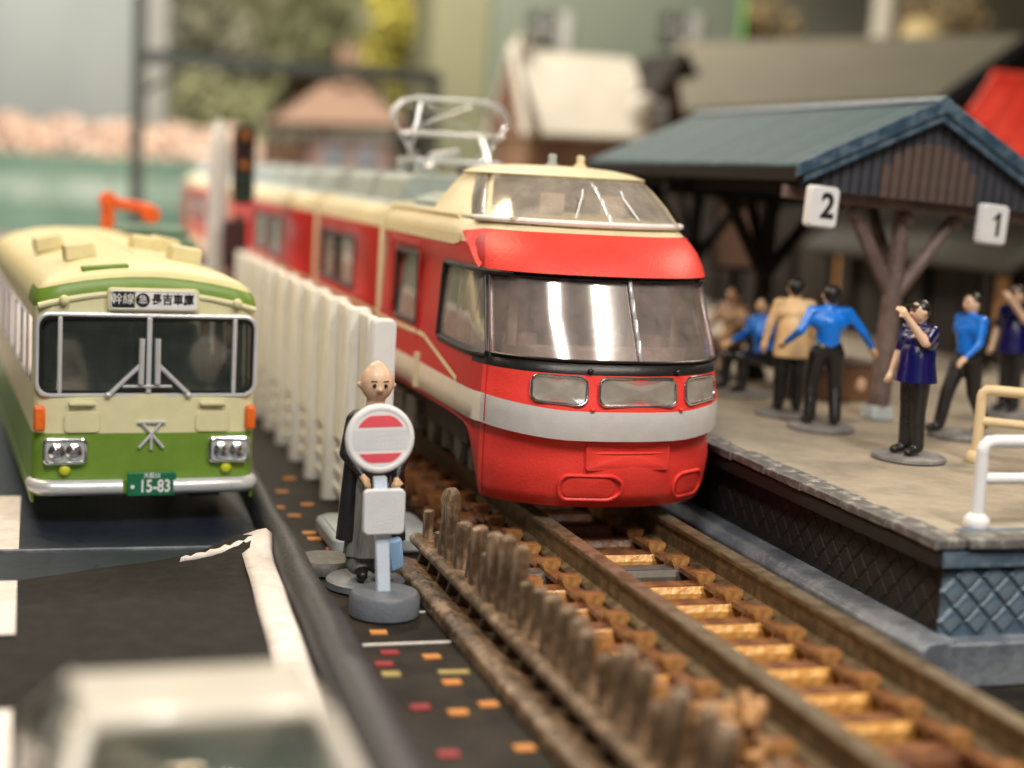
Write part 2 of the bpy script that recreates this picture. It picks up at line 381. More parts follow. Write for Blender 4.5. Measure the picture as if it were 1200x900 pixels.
# white edge strip of the card road, peeled up at its far end
st = MB(); n = 30; vs = []
for j in range(n + 1):
    y = -9 + 9.85 * j / n
    xe = -3.53 + .058 * (y - .8)
    lift = .10 * math.exp(-((y - .85) / .25) ** 2)
    wob = .004 * math.sin(j * 1.3)
    for k, (dx, dz) in enumerate(((-.17, .0), (-.09, .02), (.0, .035), (.09, .02), (.15, -.06))):
        cl = lift * (.4 + .3 * k)
        vs.append((xe + dx + wob - (.04 * lift / .10 if k < 2 else .0), y, -.355 + dz + cl))
st.add(vs, [(j*5+k, j*5+k+1, (j+1)*5+k+1, (j+1)*5+k) for j in range(n) for k in range(4)])
part('edge_line', st, 'paper_white', smooth=70, kind='structure', solid=.02)
fl = MB(); pts = []; nfl = 16
for i in range(nfl + 1):
    t = i / nfl; x = -4.35 + .80 * t; yb = .28 + .50 * t; hh = .03 + .10 * t ** 2 + .012 * math.sin(i * 2.3)
    w = .03 + .10 * t
    pts += [(x, yb - w, -.385 + .06 * t * t), (x + .02, yb - w * .3 + .01 * math.sin(i * 3.1), -.38 + hh), (x + .03, yb + w * .4, -.38 + hh * .9), (x + .02, yb + w * .8, -.45)]
fl.add(pts, [(i*4+k, i*4+k+1, (i+1)*4+k+1, (i+1)*4+k) for i in range(nfl) for k in range(3)])
part('torn_paper_edge', fl, 'paper_white', near_road, smooth=70, solid=.012)
# rounded dark kerb
kb = MB(); prof = [(-.30, -.6), (-.29, -.40), (-.22, -.285), (-.08, -.24), (.08, -.245), (.19, -.31), (.26, -.44), (.30, -.6)]
vs = []; ys = [-9 + .5 * i for i in range(45)]
for y in ys:
    cx = -3.235 + (y - 1) * .027
    w = max(.5, min(1.05, .58 + (1 - y) * .055))
    for a, z in prof: vs.append((cx + a * w + .008 * math.sin(y * 2.7), y, z + .012 * math.sin(y * 1.9)))
k8 = len(prof)
kb.add(vs, [(j*k8+k, j*k8+k+1, (j+1)*k8+k+1, (j+1)*k8+k) for j in range(len(ys)-1) for k in range(k8-1)] + [tuple(range(k8))])
part('kerb', kb, 'kerb', smooth=60, kind='structure')
# track bed, wall along far ground, backdrop
part('track_bed', MB().box((0, 14, -.56), (2.7, 50, .06)), 'track_bed', kind='structure')
wl = thing('low_wall', 'long low cream wall running back between the bus and the white post', 'wall', (-2.75, 15, -.6))
part('wall', MB().box((0, 12, .55), (.5, 24, 1.1)), 'cream_plastic', wl)
part('coping', MB().box((0, 12, 1.16), (.7, 24.2, .1)), 'cream_plastic', wl)
bd = MB(); bd.box((-40, 104, 24), (90, .6, 52)); part('backdrop', bd, 'backdrop_grey', kind='structure')
bd = MB(); bd.box((78, 104, 24), (145.8, .6, 52)); part('backdrop', bd, 'backdrop', kind='structure')
# coloured chips on the baseboard
chips = [(-2.8,-2.11,0),(-2.91,-2.4,0),(-2.47,-2.26,1),(-2.39,-2.68,2),(-2.47,-2.92,1),(-2.32,-3.46,1),(-2.6,-3.6,1),(-2.86,-3.45,0),(-2.89,-4.41,0),(-2.32,-4.38,1),(-2.77,-1.53,1),(-2.91,-2.66,2),
         (-2.72,4.39,1),(-2.53,3.64,1),(-2.78,3.06,1),(-2.75,2.21,1),(-2.74,1.94,1),(-2.4,2.9,0),(1.45,-4.2,1),(1.75,-4.05,1),(-2.5,5.2,1),(-2.62,1.45,1),(-2.9,3.5,1),(1.3,-4.5,0)]
chips = [c if c[2] or c[0] > 0 else c for c in chips]
cm = MB().box((0, 0, .008), (.15, .105, .016)).mesh('colour_chip', 'chip_orange', 0)
for i, (x, y, k) in enumerate(chips):
    me = cm if k == 1 else cm.copy()
    if k != 1: me.materials[0] = M['chip_red'] if k == 0 else M['chip_olive']
    c = link('colour_chip', me, None, (x, y, -.6), (0, 0, random.uniform(-.08, .08)), label=('red' if k == 0 else 'orange' if k == 1 else 'olive') + ' speck in the black baseboard ' + ('by the foot of the platform' if x > 0 else 'between the kerb and the cream barrier' if y > 0 else 'in front of the round sign'), cat='chip', group=('red' if k == 0 else 'orange' if k == 1 else 'olive') + (' specks by the platform' if x > 0 else ' specks beside the barrier' if y > 0 else ' specks in front of the sign'))
    if i == 3: c.scale = (1.7, .8, 1)
for (xa, xb, y) in ((-2.98, -2.2, -1.87), (-2.4, -2.2, -.95)):
    part('seam_line', MB().box(((xa+xb)/2, y, -.594), (xb-xa, .035, .012)), 'paper_white', kind='structure')

# ------------------------------------------------------------------ track
trk = thing('railway_track', 'brown railway track with orange sleepers running under the red train', 'railway track', (0, 0, -.6))
for sx in (-1, 1):
    rl = MB(); x = sx * .675
    prof = [(x-.15, -.30), (x-.14, -.265), (x-.055, -.235), (x-.055, -.06), (x-.085, -.04), (x-.085, -.004), (x+.085, -.004), (x+.085, -.04), (x+.055, -.06), (x+.055, -.235), (x+.14, -.265), (x+.15, -.30)]
    rl.prism([(a, z + .6) for a, z in prof], 'y', -11, 36)
    r0 = part('rail', rl, 'rail', trk)
    part('running_surface', MB().box((x, 12.5, .598), (.15, 47, .008)), 'rail_top', r0)
tm = MB()
tm.prism([(-.13, .02), (.13, .02), (.13, .30), (.09, .36), (-.09, .36), (-.13, .30)], 'x', -.50, .50, 0)
tm.prism([(-.13, .02), (.13, .02), (.13, .30), (.09, .36), (-.09, .36), (-.13, .30)], 'x', .86, 1.22, 0)
tm.prism([(-.13, .02), (.13, .02), (.13, .30), (.09, .36), (-.09, .36), (-.13, .30)], 'x', -1.22, -.86, 0)
tm.prism([(-.12, .02), (.12, .02), (.12, .28), (-.12, .28)], 'x', -.86, -.50, 0)
tm.prism([(-.12, .02), (.12, .02), (.12, .28), (-.12, .28)], 'x', .50, .86, 0)
for x0, x1 in ((-.495, .495), (.865, 1.215), (-1.215, -.865)):
    tm.prism([(-.088, .361), (.088, .361), (.088, .368), (-.088, .368)], 'x', x0, x1, 1)
tie_me = tm.mesh('sleeper', ['tie', 'tie_top'], 30)
tie_me2 = tie_me.copy(); tie_me2.materials[0] = M['tie_grey']; tie_me2.materials[1] = M['tie_grey']
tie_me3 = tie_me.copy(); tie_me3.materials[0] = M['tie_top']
ch = MB()   # spool shaped rail chair
ch.prism([(-.14, .34), (.14, .34), (.13, .41), (.085, .45), (.085, .50), (.125, .56), (.125, .60), (-.125, .60), (-.125, .56), (-.085, .50), (-.085, .45), (-.13, .41)], 'y', -.11, .11, 0)
ch.prism([(-.11, .601), (.11, .601), (.11, .606), (-.11, .606)], 'y', -.10, .10, 1)
chair_me = ch.mesh('rail_chair', ['chair_brown', 'tie_top'], 30)
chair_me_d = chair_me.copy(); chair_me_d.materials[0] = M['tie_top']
lk = MB().box((0, 0, .40), (.13, .34, .05)).mesh('tie_link', 'tie_top', 0)
for i in range(60):
    y = -8.6 + i * .607
    dark = y > 0.2  # from the train nose back, shade under the train put into darker materials
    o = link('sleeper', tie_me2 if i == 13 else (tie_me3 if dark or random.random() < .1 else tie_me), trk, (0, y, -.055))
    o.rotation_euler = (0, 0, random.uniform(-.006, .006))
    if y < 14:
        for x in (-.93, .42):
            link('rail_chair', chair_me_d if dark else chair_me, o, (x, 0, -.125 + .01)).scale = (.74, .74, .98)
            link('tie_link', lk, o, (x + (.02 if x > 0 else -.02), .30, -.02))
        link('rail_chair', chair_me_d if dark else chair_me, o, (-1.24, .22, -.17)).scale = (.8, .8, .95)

# ------------------------------------------------------------------ brown paling fence beside the track
pf = thing('paling_fence', 'brown wooden paling fence with uneven pickets in front of the track', 'fence', (-1.85, -3.5, -.6))
def pt(x, y, z): return (x, y, z)
part('base_rail', MB().prism([(-.34, 0), (.06, 0), (.06, .08), (-.24, .16), (-.34, .12)], 'y', -5, 4.05), 'paling', pf, bevel=.02)
part('top_rail', MB().prism([(-.16, .30), (.12, .30), (.12, .385), (-.12, .40), (-.17, .36)], 'y', -5, 4.05), 'paling', pf, bevel=.02)
def picket(h, w, lean):
    mb = MB(); seg = 7; pr = [(w*.56, 0), (w*.50, h*.12), (w*.48, h*.6), (w*.52, h*.86), (w*.44, h*.96), (w*.26, h)]
    mb.lathe([(r*random.uniform(.94, 1.06), z) for r, z in pr], n=seg)
    ty = random.uniform(-.05, .05); q_ = random.uniform(.9, 1.1)
    mb.v = [(x*.85*q_ + lean*z + random.uniform(-.006, .006), y + ty*z + random.uniform(-.008, .008), z + (x * .1 if z > h*.8 else 0)) for x, y, z in mb.v]
    return mb
pk = [(.32, .30), (-.05, .16), (-.33, .66), (-.50, .68), (-.85, .46), (-1.2, .40), (-1.44, .55), (-1.75, .38), (-2.0, .62), (-2.26, .66), (-2.54, .64), (-2.85, .42), (-3.13, .44)]
y = -3.13
while y > -8.3:
    y -= random.uniform(.29, .36); pk.append((y, random.choice((.40, .48, .54, .60))))
for y, h in pk:
    w = .185 if h > .45 else .145
    part('picket', picket(h, w, random.uniform(-.06, .06)), 'paling', pf, loc=(random.uniform(-.03, .03), y + 3.5, .385), smooth=35)
for i in range(24):
    y = 3.9 - i * .38
    part('strut', MB().prism([(-.11, .12), (.09, .06), (.05, .31), (-.04, .31)], 'y', -.045, .045), 'paling', pf, loc=(0, y, 0), bevel=.015)
# lump
lm = MB(); rng = random.Random(3)
for i in range(70):
    lm.ell((rng.uniform(-.22, .22), rng.uniform(-.25, .25), rng.uniform(0, .42)), (.06, .06, .05), 7, 5)
lb = link('gravel_lump', lm.mesh('gravel_lump', 'chair_brown', 60), None, (-1.28, -5.5, -.36)); lb['label'] = 'bumpy orange brown lump beside the near end of the paling fence'; lb['category'] = 'gravel lump'

# ------------------------------------------------------------------ platform
pl = thing('station_platform', 'grey beige station platform with worn stone edge and diamond pattern walls', 'platform', (1.5, -3.55, -.6))
PX1, PY1 = 20.0, 40.0
part('deck', MB().box((PX1/2 + .17, PY1/2 + .17, 1.16), (PX1 - .1, PY1 - .1, .17)), 'deck', pl, label='beige top surface')
part('inner_wall', MB().box((PX1/2 + .04, PY1/2 + .04, .55), (PX1 - .2, PY1 - .16, 1.05)), 'plat_dark', pl)
part('front_wall', MB().box((PX1/2 + .10, .103, .675), (PX1 - .06, .03, .57)), 'plat_blue', pl)
part('fascia', MB().box((PX1/2 + .07, .07, 1.075), (PX1, .09, .13)), 'plat_blue', pl)
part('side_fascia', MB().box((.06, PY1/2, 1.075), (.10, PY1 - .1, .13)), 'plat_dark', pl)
ph = MB(); ph.prism([(-.16, 0), (.2, 0), (.2, .42), (-.06, .40), (-.14, .33)], 'y', -.10, PY1)
part('side_plinth', ph, 'plinth', pl, bevel=.02)
part('front_plinth', MB().box((PX1/2 + .1, -.0, .195), (PX1 - .02, .24, .39)), 'plinth', pl, bevel=.02)
cms = []
for k in range(4):
    c = MB(); c.box((0, 0, 0), (.30, .79, .085)); me = c.mesh('coping_stone', 'coping', 0)
    for v in me.vertices: v.co.z += random.uniform(-.008, .008); v.co.x += random.uniform(-.008, .008)
    cms.append(me)
for i in range(32):
    link('coping_stone', random.choice(cms), pl, (.13, .42 + i * .80, 1.205 + random.uniform(-.008, .008)), bevel=.014)
for i in range(10):
    link('coping_stone', random.choice(cms), pl, (.69 + i * .8, .13, 1.205 + random.uniform(-.006, .006)), (0, 0, R(90)), bevel=.014)
part('edge_strip', MB().box((6, .36, 1.248), (11.2, .09, .008)), 'plat_blue', pl)
dm = MB(); q = .125
dm.add([(-q, 0, 0), (0, 0, -q), (q, 0, 0), (0, 0, q), (-q*.75, -.03, 0), (0, -.03, -q*.75), (q*.75, -.03, 0), (0, -.03, q*.75)],
       [(4, 5, 6, 7), (0, 1, 5, 4), (1, 2, 6, 5), (2, 3, 7, 6), (3, 0, 4, 7)])
dme = dm.mesh('diamond_tile', 'plat_blue', 0)
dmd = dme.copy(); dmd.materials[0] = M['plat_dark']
for i in range(20):
    for j in range(3):
        zc = .53 + j * .26 - (.13 if i % 2 else 0)
        if .5 < zc < .93: link('diamond_tile', dme, pl, (.22 + i * .13, .088, zc))
for i in range(70):
    for j in range(3):
        zc = .53 + j * .26 - (.13 if i % 2 else 0)
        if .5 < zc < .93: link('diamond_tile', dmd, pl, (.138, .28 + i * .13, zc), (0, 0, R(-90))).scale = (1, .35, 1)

# railings on the platform
def railing(name, label, m, loc, rz, L, h):
    t = thing(name, label, 'railing', loc, rz, 'railings at the platform end')
    part('foot', MB().lathe([(.10, 0), (.115, .03), (.11, .09), (.07, .13)], n=20), m, t)
    part('post', MB().cyl((0, 0, .1), (.0, 0, h - .06), .062, .055, 14), m, t)
    part('top_rail', MB().tube([(0, 0, h - .10), (.012, 0, h - .04), (.05, 0, h - .005), (.12, 0, h), (L, 0, h)], .058, 12), m, t)
    part('lower_rail', MB().tube([(0, 0, h*.57), (L, 0, h*.57)], .05, 12), m, t)
    part('post', MB().cyl((L, 0, .0), (L, 0, h - .0), .06, .055, 14), m, t)
    return t
railing('platform_railing', 'white railing with a round foot at the near corner of the platform', 'white', (2.13, -3.12, .65), 0, 3.2, .76)
railing('platform_railing', 'beige railing standing behind the white one', 'railing_beige', (4.12, -.15, .65), R(-40), 2.6, .80)

# ------------------------------------------------------------------ canopy
cp = thing('platform_canopy', 'gabled platform canopy with blue grey roof on brown branching posts', 'canopy', (4.58, 2.72, .65), rot=(0, R(2.6), 0))
HW, EZ, AZ = 1.82, 3.00, 3.93
Y0, Y1 = -.62, 6.7
def roof_slab(y0, y1, th, lift, over=0.0, m='roof_slate', name='roof', side=1, parent=cp):
    mb = MB(); a = (0, AZ + lift); e = (side * (HW + over), EZ + lift - over * .55)
    mb.prism([a, e, (e[0], e[1] - th), (0, a[1] - th)], 'y', y0, y1)
    return part(name, mb, m, parent, smooth=0, bevel=.012)
for sd in (-1, 1):
    rf = roof_slab(Y0, Y1, .07, .06, .02, side=sd)
    ang = math.atan2(AZ - EZ, HW)
    sm = MB().box((0, (Y0 + Y1) / 2, 0), (.30, Y1 - Y0 - .03, .014)).mesh('roof_board', 'roof_slate', 0)
    for k in range(7):
        t = (k + .5) / 7
        link('roof_board', sm, rf, (sd * HW * t, 0, AZ - (AZ - EZ) * t + .064 + random.uniform(0, .004)), (0, sd * (ang + R(1.6)), 0), bevel=.006)
    vb = MB(); vb.prism([(0, AZ + .10), (sd*(HW+.06), EZ + .07), (sd*(HW+.06), EZ - .10), (0, AZ - .08)], 'y', Y0 - .07, Y0 + .0); part('verge_board', vb, 'verge_blue', cp, bevel=.012)
    vb = MB(); vb.prism([(0, AZ - .085), (sd*(HW-.06), EZ - .06), (sd*(HW-.06), EZ - .15), (0, AZ - .18)], 'y', Y0 - .03, Y0 + .05); part('verge_moulding', vb, 'verge_blue', cp, bevel=.01)
    part('gutter_board', MB().box((sd*(HW+.0), (Y0+Y1)/2, EZ - .06), (.05, Y1-Y0-.02, .16)), 'wood_dark', cp)
part('ridge_cap', MB().prism([(-.10, AZ+.055), (0, AZ+.13), (.10, AZ+.055), (0, AZ+.085)], 'y', Y0-.06, Y1), 'verge_blue', cp)
nb = 26
for i in range(nb):
    w = 2 * (HW - .08) / nb; x = -HW + .08 + (i + .5) * w
    zt = AZ - .14 - abs(x) * (AZ - EZ) / HW; z0 = EZ - .22
    ctr = abs(x) < .62
    m = 'wood_brown' if abs(x) < .62 - .0 else 'board_blue'
    mb = MB()
    if m == 'wood_brown':
        zs = z0 + .08 + .62 * math.sqrt(max(0, 1 - (x / .70) ** 2))  # light on the gable painted as a browner arch across the boards
        mb.box((0, -.008, (z0 + zs) / 2), (w * .82, .04, zs - z0), m=0)
        mb.box((0, .004, (zs + zt) / 2), (w * .82, .03, zt - zs), m=1)
        part('gable_board', mb, ['gable_lit', 'board_blue'], cp, smooth=0, loc=(x, Y0 + .14, 0))
    else:
        mb.box((0, 0, (z0 + zt) / 2), (w * .82, .035, max(.05, zt - z0))); part('gable_board', mb, m, cp, smooth=0, loc=(x, Y0 + .14, 0))
part('gable_back', MB().prism([(-HW+.1, EZ-.22), (HW-.1, EZ-.22), (HW-.1, EZ-.06), (0, AZ-.13), (-HW+.1, EZ-.06)], 'y', Y0+.165, Y0+.20), 'wood_dark', cp)
part('tie_beam', MB().box((0, -.22, EZ - .26), (2*HW-.05, .17, .17)), 'wood_brown', cp, bevel=.02)
for sx in (-1, 1): part('wall_plate', MB().box((sx*1.35, 3.2, EZ-.17), (.14, 6.8, .16)), 'wood_dark', cp)
def y_post(yy, m, first=False):
    st_ = MB().box((0, yy, .09), (.34, .34, .18), taper=.85)
    part('post_stone', st_, 'slab_grey' if first else 'wood_dark', cp, bevel=.03)
    p = MB(); p.cyl((0, yy, .16), (0, yy, 1.95), .15, .125, 8); p.cyl((0, yy, 1.85), (0, yy, 2.72), .115, .105, 8)
    part('post', p, m, cp, bevel=.01, smooth=30)
    for s in (-1, 1):
        b = MB(); b.cyl((s*.03, yy-.02*s, 1.60), (s*.80, yy-.03, 2.72), .10, .09, 8)
        part('brace', b, m, cp, smooth=30)
        part('peg', MB().cyl((s*.72, yy-.16, 2.56), (s*.72, yy+.02, 2.56), .075, .075, 12), m, cp)
    part('peg', MB().cyl((0, yy-.16, 2.56), (0, yy+.02, 2.56), .075, .075, 12), m, cp)
    for s in (1,):
        b = MB(); b.cyl((0, yy+s*.05, 1.75), (0, yy+s*.85, 2.75), .085, .08, 8); part('long_brace', b, m, cp, smooth=30)
y_post(0, 'wood_brown', True); y_post(3.6, 'wood_dark'); y_post(6.3, 'wood_dark')  # rear posts repeat the front one, canopy shade put into a darker colour
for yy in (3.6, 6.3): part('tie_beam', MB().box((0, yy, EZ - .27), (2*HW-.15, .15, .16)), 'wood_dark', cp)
def number_sign(txt, lx, label):
    # hangs from the beam: its own thing
    base = Matrix.Translation((4.62, 2.72, .65)) @ Matrix.Rotation(R(2.6), 4, 'Y')
    o = thing('number_sign', label, 'number sign', base @ Vector((lx, -.80, 2.58)), group='number signs under the canopy', rot=(0, R(3.4), R(8)))
    o.scale = (.9, .9, .92)
    part('board', MB().prism(rrect(.44, .50, .05), 'y', -.07, .07), 'white', o, bevel=.012)
    part('edge', MB().prism(rrect(.47, .53, .06), 'y', -.02, .05), 'white', o)
    if txt == '2': link('number', text_mesh(txt, .44, 'print_black', bold=.012), o, (.045, -.075, 0.005))
    else: part('number', MB().prism([(.02, -.15), (.075, -.15), (.075, .16), (.035, .16), (-.04, .09), (-.04, .045), (.02, .09)], 'y', -.079, -.071), 'print_black', o, smooth=0)
    return o
number_sign('2', -1.62, 'white sign with a black 2 under the left eave of the canopy')
number_sign('1', .72, 'white sign with a black 1 under the right side of the canopy')
nbd = thing('notice_board', 'dim pinkish notice board hanging in the shade under the canopy', 'notice board', (5.9, 10.0, 2.7), R(-12))
part('panel', MB().prism(rrect(.80, 1.2, .14), 'y', -.05, .05), 'pink_wall', nbd, bevel=.02)
part('frame', MB().tube([(a, -.06, b) for a, b in rrect(.82, 1.22, .15)], .035, 6, True), 'wood_dark', nbd)
part('leg', MB().box((0, .08, -1.3), (.10, .08, 1.5)), 'wood_dark', nbd)

# ------------------------------------------------------------------ the red train
TP = 2.3
def lerp(a, b, t): return a + (b - a) * t
PROF = [  # z, yc, D, W
    (.15, .05, 1.15, 1.30), (.30, -.02, 1.15, 1.33), (.45, -.06, 1.17, 1.34), (.60, -.09, 1.18, 1.35), (.76, -.06, 1.18, 1.34), (.85, -.10, 1.18, 1.35), (.87, -.17, 1.2, 1.38),
    (1.02, -.19, 1.2, 1.385), (1.17, -.18, 1.2, 1.38), (1.30, -.15, 1.2, 1.37), (1.45, -.13, 1.2, 1.36), (1.53, -.125, 1.2, 1.355), (1.67, -.10, 1.2, 1.34),
    (1.87, 0.0, 1.17, 1.33), (2.07, .12, 1.15, 1.31), (2.27, .23, 1.12, 1.295), (2.46, .33, 1.1, 1.285), (2.50, .24, 1.1, 1.30), (2.62, .33, 1.05, 1.285), (2.74, .47, 1.0, 1.26), (2.84, .62, .95, 1.22),
    (2.90, .74, .9, 1.18), (2.97, .86, .85, 1.13), (3.03, 1.0, .8, 1.02), (3.07, 1.2, .8, .8), (3.10, 1.5, .7, .45), (3.11, 1.8, .5, .10)]
def prof_at(z):
    for a, b in zip(PROF, PROF[1:]):
        if z <= b[0]:
            t = max(0, (z - a[0]) / (b[0] - a[0])); return tuple(lerp(a[i], b[i], t) for i in (1, 2, 3))
    return PROF[-1][1:]
def npt(a, z, off=0.0, P=None):
    yc, D, Wd = P or prof_at(z); t = R(a); s, c = math.sin(t), math.cos(t)
    x = Wd * math.copysign(abs(s) ** (2 / TP), s); y = yc + D * (1 - abs(c) ** (2 / TP))
    zz = z + .10 * min(1, max(0, (abs(a) - 25) / 45)) * math.exp(-((z - 1.03) / .30) ** 2)
    if z < .8 and abs(a) > 71: zz = lerp(z, .87, min(1, (abs(a) - 71) / 16))
    p = Vector((x, y, zz))
    if off:
        e = 2.0; p1 = npt(a + e, z, 0, P); p0 = npt(a - e, z, 0, P); q1 = npt(a, z + .03); q0 = npt(a, z - .03)
        n = (p1 - p0).cross(q1 - q0).normalized(); p += n * off
    return p
YB = 5.45
side_y = [YB, 5.2, 4.62, 4.58, 3.46, 3.42, 3.27, 3.0, 2.45, 2.35, 2.0, 1.6]
ang = [-90, -84, -78, -72, -70, -66, -60, -52, -44, -37, -30, -22, -13, -6, 3.4, 4.6, 12, 20, 28, 36, 44, 52, 60, 66, 70, 72, 78, 84, 90]
head = thing('red_train', 'front car of the red and cream toy express train with raised driver dome', 'train car', (0, 0, 0), group=None)
cols = [('s', -1, y) for y in side_y] + [('a', a) for a in ang] + [('s', 1, y) for y in side_y[::-1]]
def ccoord(c, row):
    z, yc, D, Wd = row
    if c[0] == 'a': return npt(c[1], z, 0, (yc, D, Wd))
    # the side meets the nose at y = yc + D
    y = c[2]; ys = yc + D
    k = max(0, min(1, (y - 1.2) / 3.0)) if z > 2.9 else 0
    y = max(y, ys + .02)
    x = Wd; zz = z
    dz = .10 * math.exp(-((z - 1.03) / .30) ** 2)
    if z < .8: zz = .87      # skirt rises behind the nose
    if z > 2.6:    # roof edge of the passenger part is a little wider than under the dome
        Wn = {2.62: 1.31, 2.74: 1.31, 2.84: 1.30, 2.90: 1.27, 2.97: 1.20, 3.03: 1.05, 3.07: .8, 3.10: .45, 3.11: .10}.get(z, Wd)
        x = lerp(Wd, Wn, max(0, min(1, (y - 1.3) / .8)))
    return Vector((c[1] * x, y, zz + dz))
def is_hole(c0, c1, z0, z1):
    zc = (z0 + z1) / 2
    if not 1.66 < zc < 2.47: return None
    def cen(c): return c
    if c0[0] == 'a' and c1[0] == 'a':
        a = (c0[1] + c1[1]) / 2
        if abs(a) < 66: return 'pillar' if 3 <= a <= 5 else 'w'
        if abs(a) > 70: return 's'
        return None
    if c0[0] == 's' and c1[0] == 's':
        y = (c0[2] + c1[2]) / 2
        if y < 2.35: return 's'
        if 3.46 < y < 4.58 and zc > 1.7: return 'd'
        return None
    return 's'
hb = MB(); nc = len(cols); nr = len(PROF)
hv = [ccoord(c, r) for r in PROF for c in cols]
body_f = []; body_m = []; gl = {'w': MB(), 's': MB(), 'd': MB(), 'pillar': MB()}
for j in range(nr - 1):
    for i in range(nc - 1):
        c0, c1 = cols[i], cols[i + 1]; z0, z1 = PROF[j][0], PROF[j + 1][0]; zc = (z0 + z1) / 2
        f = (j * nc + i, j * nc + i + 1, (j + 1) * nc + i + 1, (j + 1) * nc + i)
        h = is_hole(c0, c1, z0, z1)
        if h:
            gl[h].add([hv[q] for q in f], [(0, 1, 2, 3)]); 
            continue
        front = c0[0] == 'a' and c1[0] == 'a'
        yv = sum(hv[q].y for q in f) / 4
        if front and abs((c0[1] + c1[1]) / 2) > 71: sidef = True
        else: sidef = not front
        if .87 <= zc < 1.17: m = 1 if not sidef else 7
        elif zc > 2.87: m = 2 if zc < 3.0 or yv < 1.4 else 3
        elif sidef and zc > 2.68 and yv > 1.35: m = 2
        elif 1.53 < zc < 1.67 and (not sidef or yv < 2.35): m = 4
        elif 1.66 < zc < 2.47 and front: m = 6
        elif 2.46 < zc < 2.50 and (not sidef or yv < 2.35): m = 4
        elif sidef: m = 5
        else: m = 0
        hb.add([], []); body_f.append(f); body_m.append(m)
hb.v = [tuple(v) for v in hv]; hb.f = [list(f) for f in body_f]; hb.m = body_m
bme = hb.mesh('body', ['red', 'train_grey', 'train_cream', 'roof_grey', 'black', 'red_side', 'pillar_mauve', 'band_white'], 50)
body = link('body', bme, head, solid=.035)
def weld(mb):
    me = mb; bm = bmesh.new(); return me
def islands(mb):
    key = {}; par = list(range(len(mb.f)))
    def fd(i):
        while par[i] != i: i = par[i]
        return i
    for i, f in enumerate(mb.f):
        for q in f:
            k = tuple(round(c, 4) for c in mb.v[q])
            if k in key: par[fd(i)] = fd(key[k])
            key[k] = i
    g = {}
    for i in range(len(mb.f)): g.setdefault(fd(i), []).append(i)
    out = []
    for fs in g.values():
        n = MB()
        for i in fs: n.add([mb.v[q] for q in mb.f[i]], [tuple(range(len(mb.f[i])))])
        out.append(n)
    return out
def glass_obj(name, mb, m, parent, loc=None):
    isl = islands(mb)
    if len(isl) > 1:
        for q in isl: r_ = link(name, q.mesh(name, m, 60, weld=True), parent, loc=loc)
        return r_
    return link(name, mb.mesh(name, m, 60, weld=True), parent, loc=loc)
def shrink(mb, k=.018):
    mb.v = [(v[0] * (1 - k / 1.3), v[1] + k, v[2]) for v in mb.v]; return mb
glass_obj('windscreen', shrink(gl['w']), 'windscreen', head)
glass_obj('side_window', shrink(gl['s'], .014), 'side_glass', head)
glass_obj('door_window', shrink(gl['d'], .02), 'side_glass', head)
part('windscreen_pillar', gl['pillar'], 'silver', head, solid=.03)
def nose_loop(a0, a1, z0, z1, r, off, n=8):
    ca, cz = (a0 + a1) / 2, (z0 + z1) / 2; wa = (a1 - a0); hz = z1 - z0
    wx = (npt(a1, cz) - npt(a0, cz)).length
    return [npt(ca + p[0] / wx * wa, cz + p[1], off) for p in rrect(wx, hz, r, n)]
def nose_patch(a0, a1, z0, z1, r, off, th=.0):
    ca, cz = (a0 + a1) / 2, (z0 + z1) / 2; wx = (npt(a1, cz) - npt(a0, cz)).length; hz = z1 - z0
    out = rrect(wx, hz, r, 8); n = len(out); mb = MB(); vs = []; ks = [1, .8, .6, .4, .2, .02]
    for k in ks:
        for p in out: vs.append(npt(ca + p[0] * k / wx * (a1 - a0), cz + p[1] * k, off))
    mb.add(vs, [(j*n+i, j*n+(i+1) % n, (j+1)*n+(i+1) % n, (j+1)*n+i) for j in range(len(ks)-1) for i in range(n)] + [tuple((len(ks)-1)*n + i for i in range(n))])
    return mb
# gaskets around the windscreen halves and the side windows
def nose_line(pts, r, off=.008): return MB().tube([npt(a, z, off) for a, z in pts], r, 6)
part('windscreen_gasket', nose_line([(a, 2.465) for a in range(-66, 67, 6)], .014), 'black', body)
part('windscreen_gasket', nose_line([(a, 1.665) for a in range(-66, 67, 6)], .016), 'black', body)
for a in (-66.5, -70, 66.5, 70): part('windscreen_gasket', nose_line([(a, 1.67 + .8 * i / 8) for i in range(9)], .013), 'black', body)
# seam between nose and side
part('nose_seam', MB().tube([npt(-68, z, .001) for z in [.2 + .07 * i for i in range(20)]], .008, 5), 'red_side', body)
# lamps under the windscreen
for a0, a1 in ((-40, -15), (-10, 20), (26, 52)):
    lam = thing_part = part('headlight', nose_patch(a0, a1, 1.235, 1.50, .07, .006), 'lamp_metal', head)
    part('headlight_glass', nose_patch(a0 + .8, a1 - .8, 1.245, 1.49, .06, .020), 'clear_glass', lam)
    part('headlight_bezel', MB().tube(nose_loop(a0, a1, 1.23, 1.505, .08, .018), .017, 8, True), 'chrome', lam)
    part('reflector', nose_patch(a0 + 3, a1 - 3, 1.275, 1.46, .05, .010), 'lamp_metal', lam)
for a, z in ((-14, 1.57), (21, 1.57)): part('knob', MB().ell(npt(a, z, .02), (.032, .03, .025)), 'black', head)
for a, z in ((-12.5, 1.19), (23, 1.19)): part('knob', MB().ell(npt(a, z, .012), (.028, .022, .022)), 'red', head)
for a0, a1 in ((-24, 1), (26, 50)):
    part('nose_oval', MB().tube(nose_loop(a0, a1, .24, .50, .12, .008), .02, 8, True), 'red', head)
    part('nose_oval_face', nose_patch(a0 + 2, a1 - 2, .265, .475, .10, .012), 'red', head)
part('coupler_cover', nose_patch(-13, 20, .57, .845, .03, .024), 'red', head)
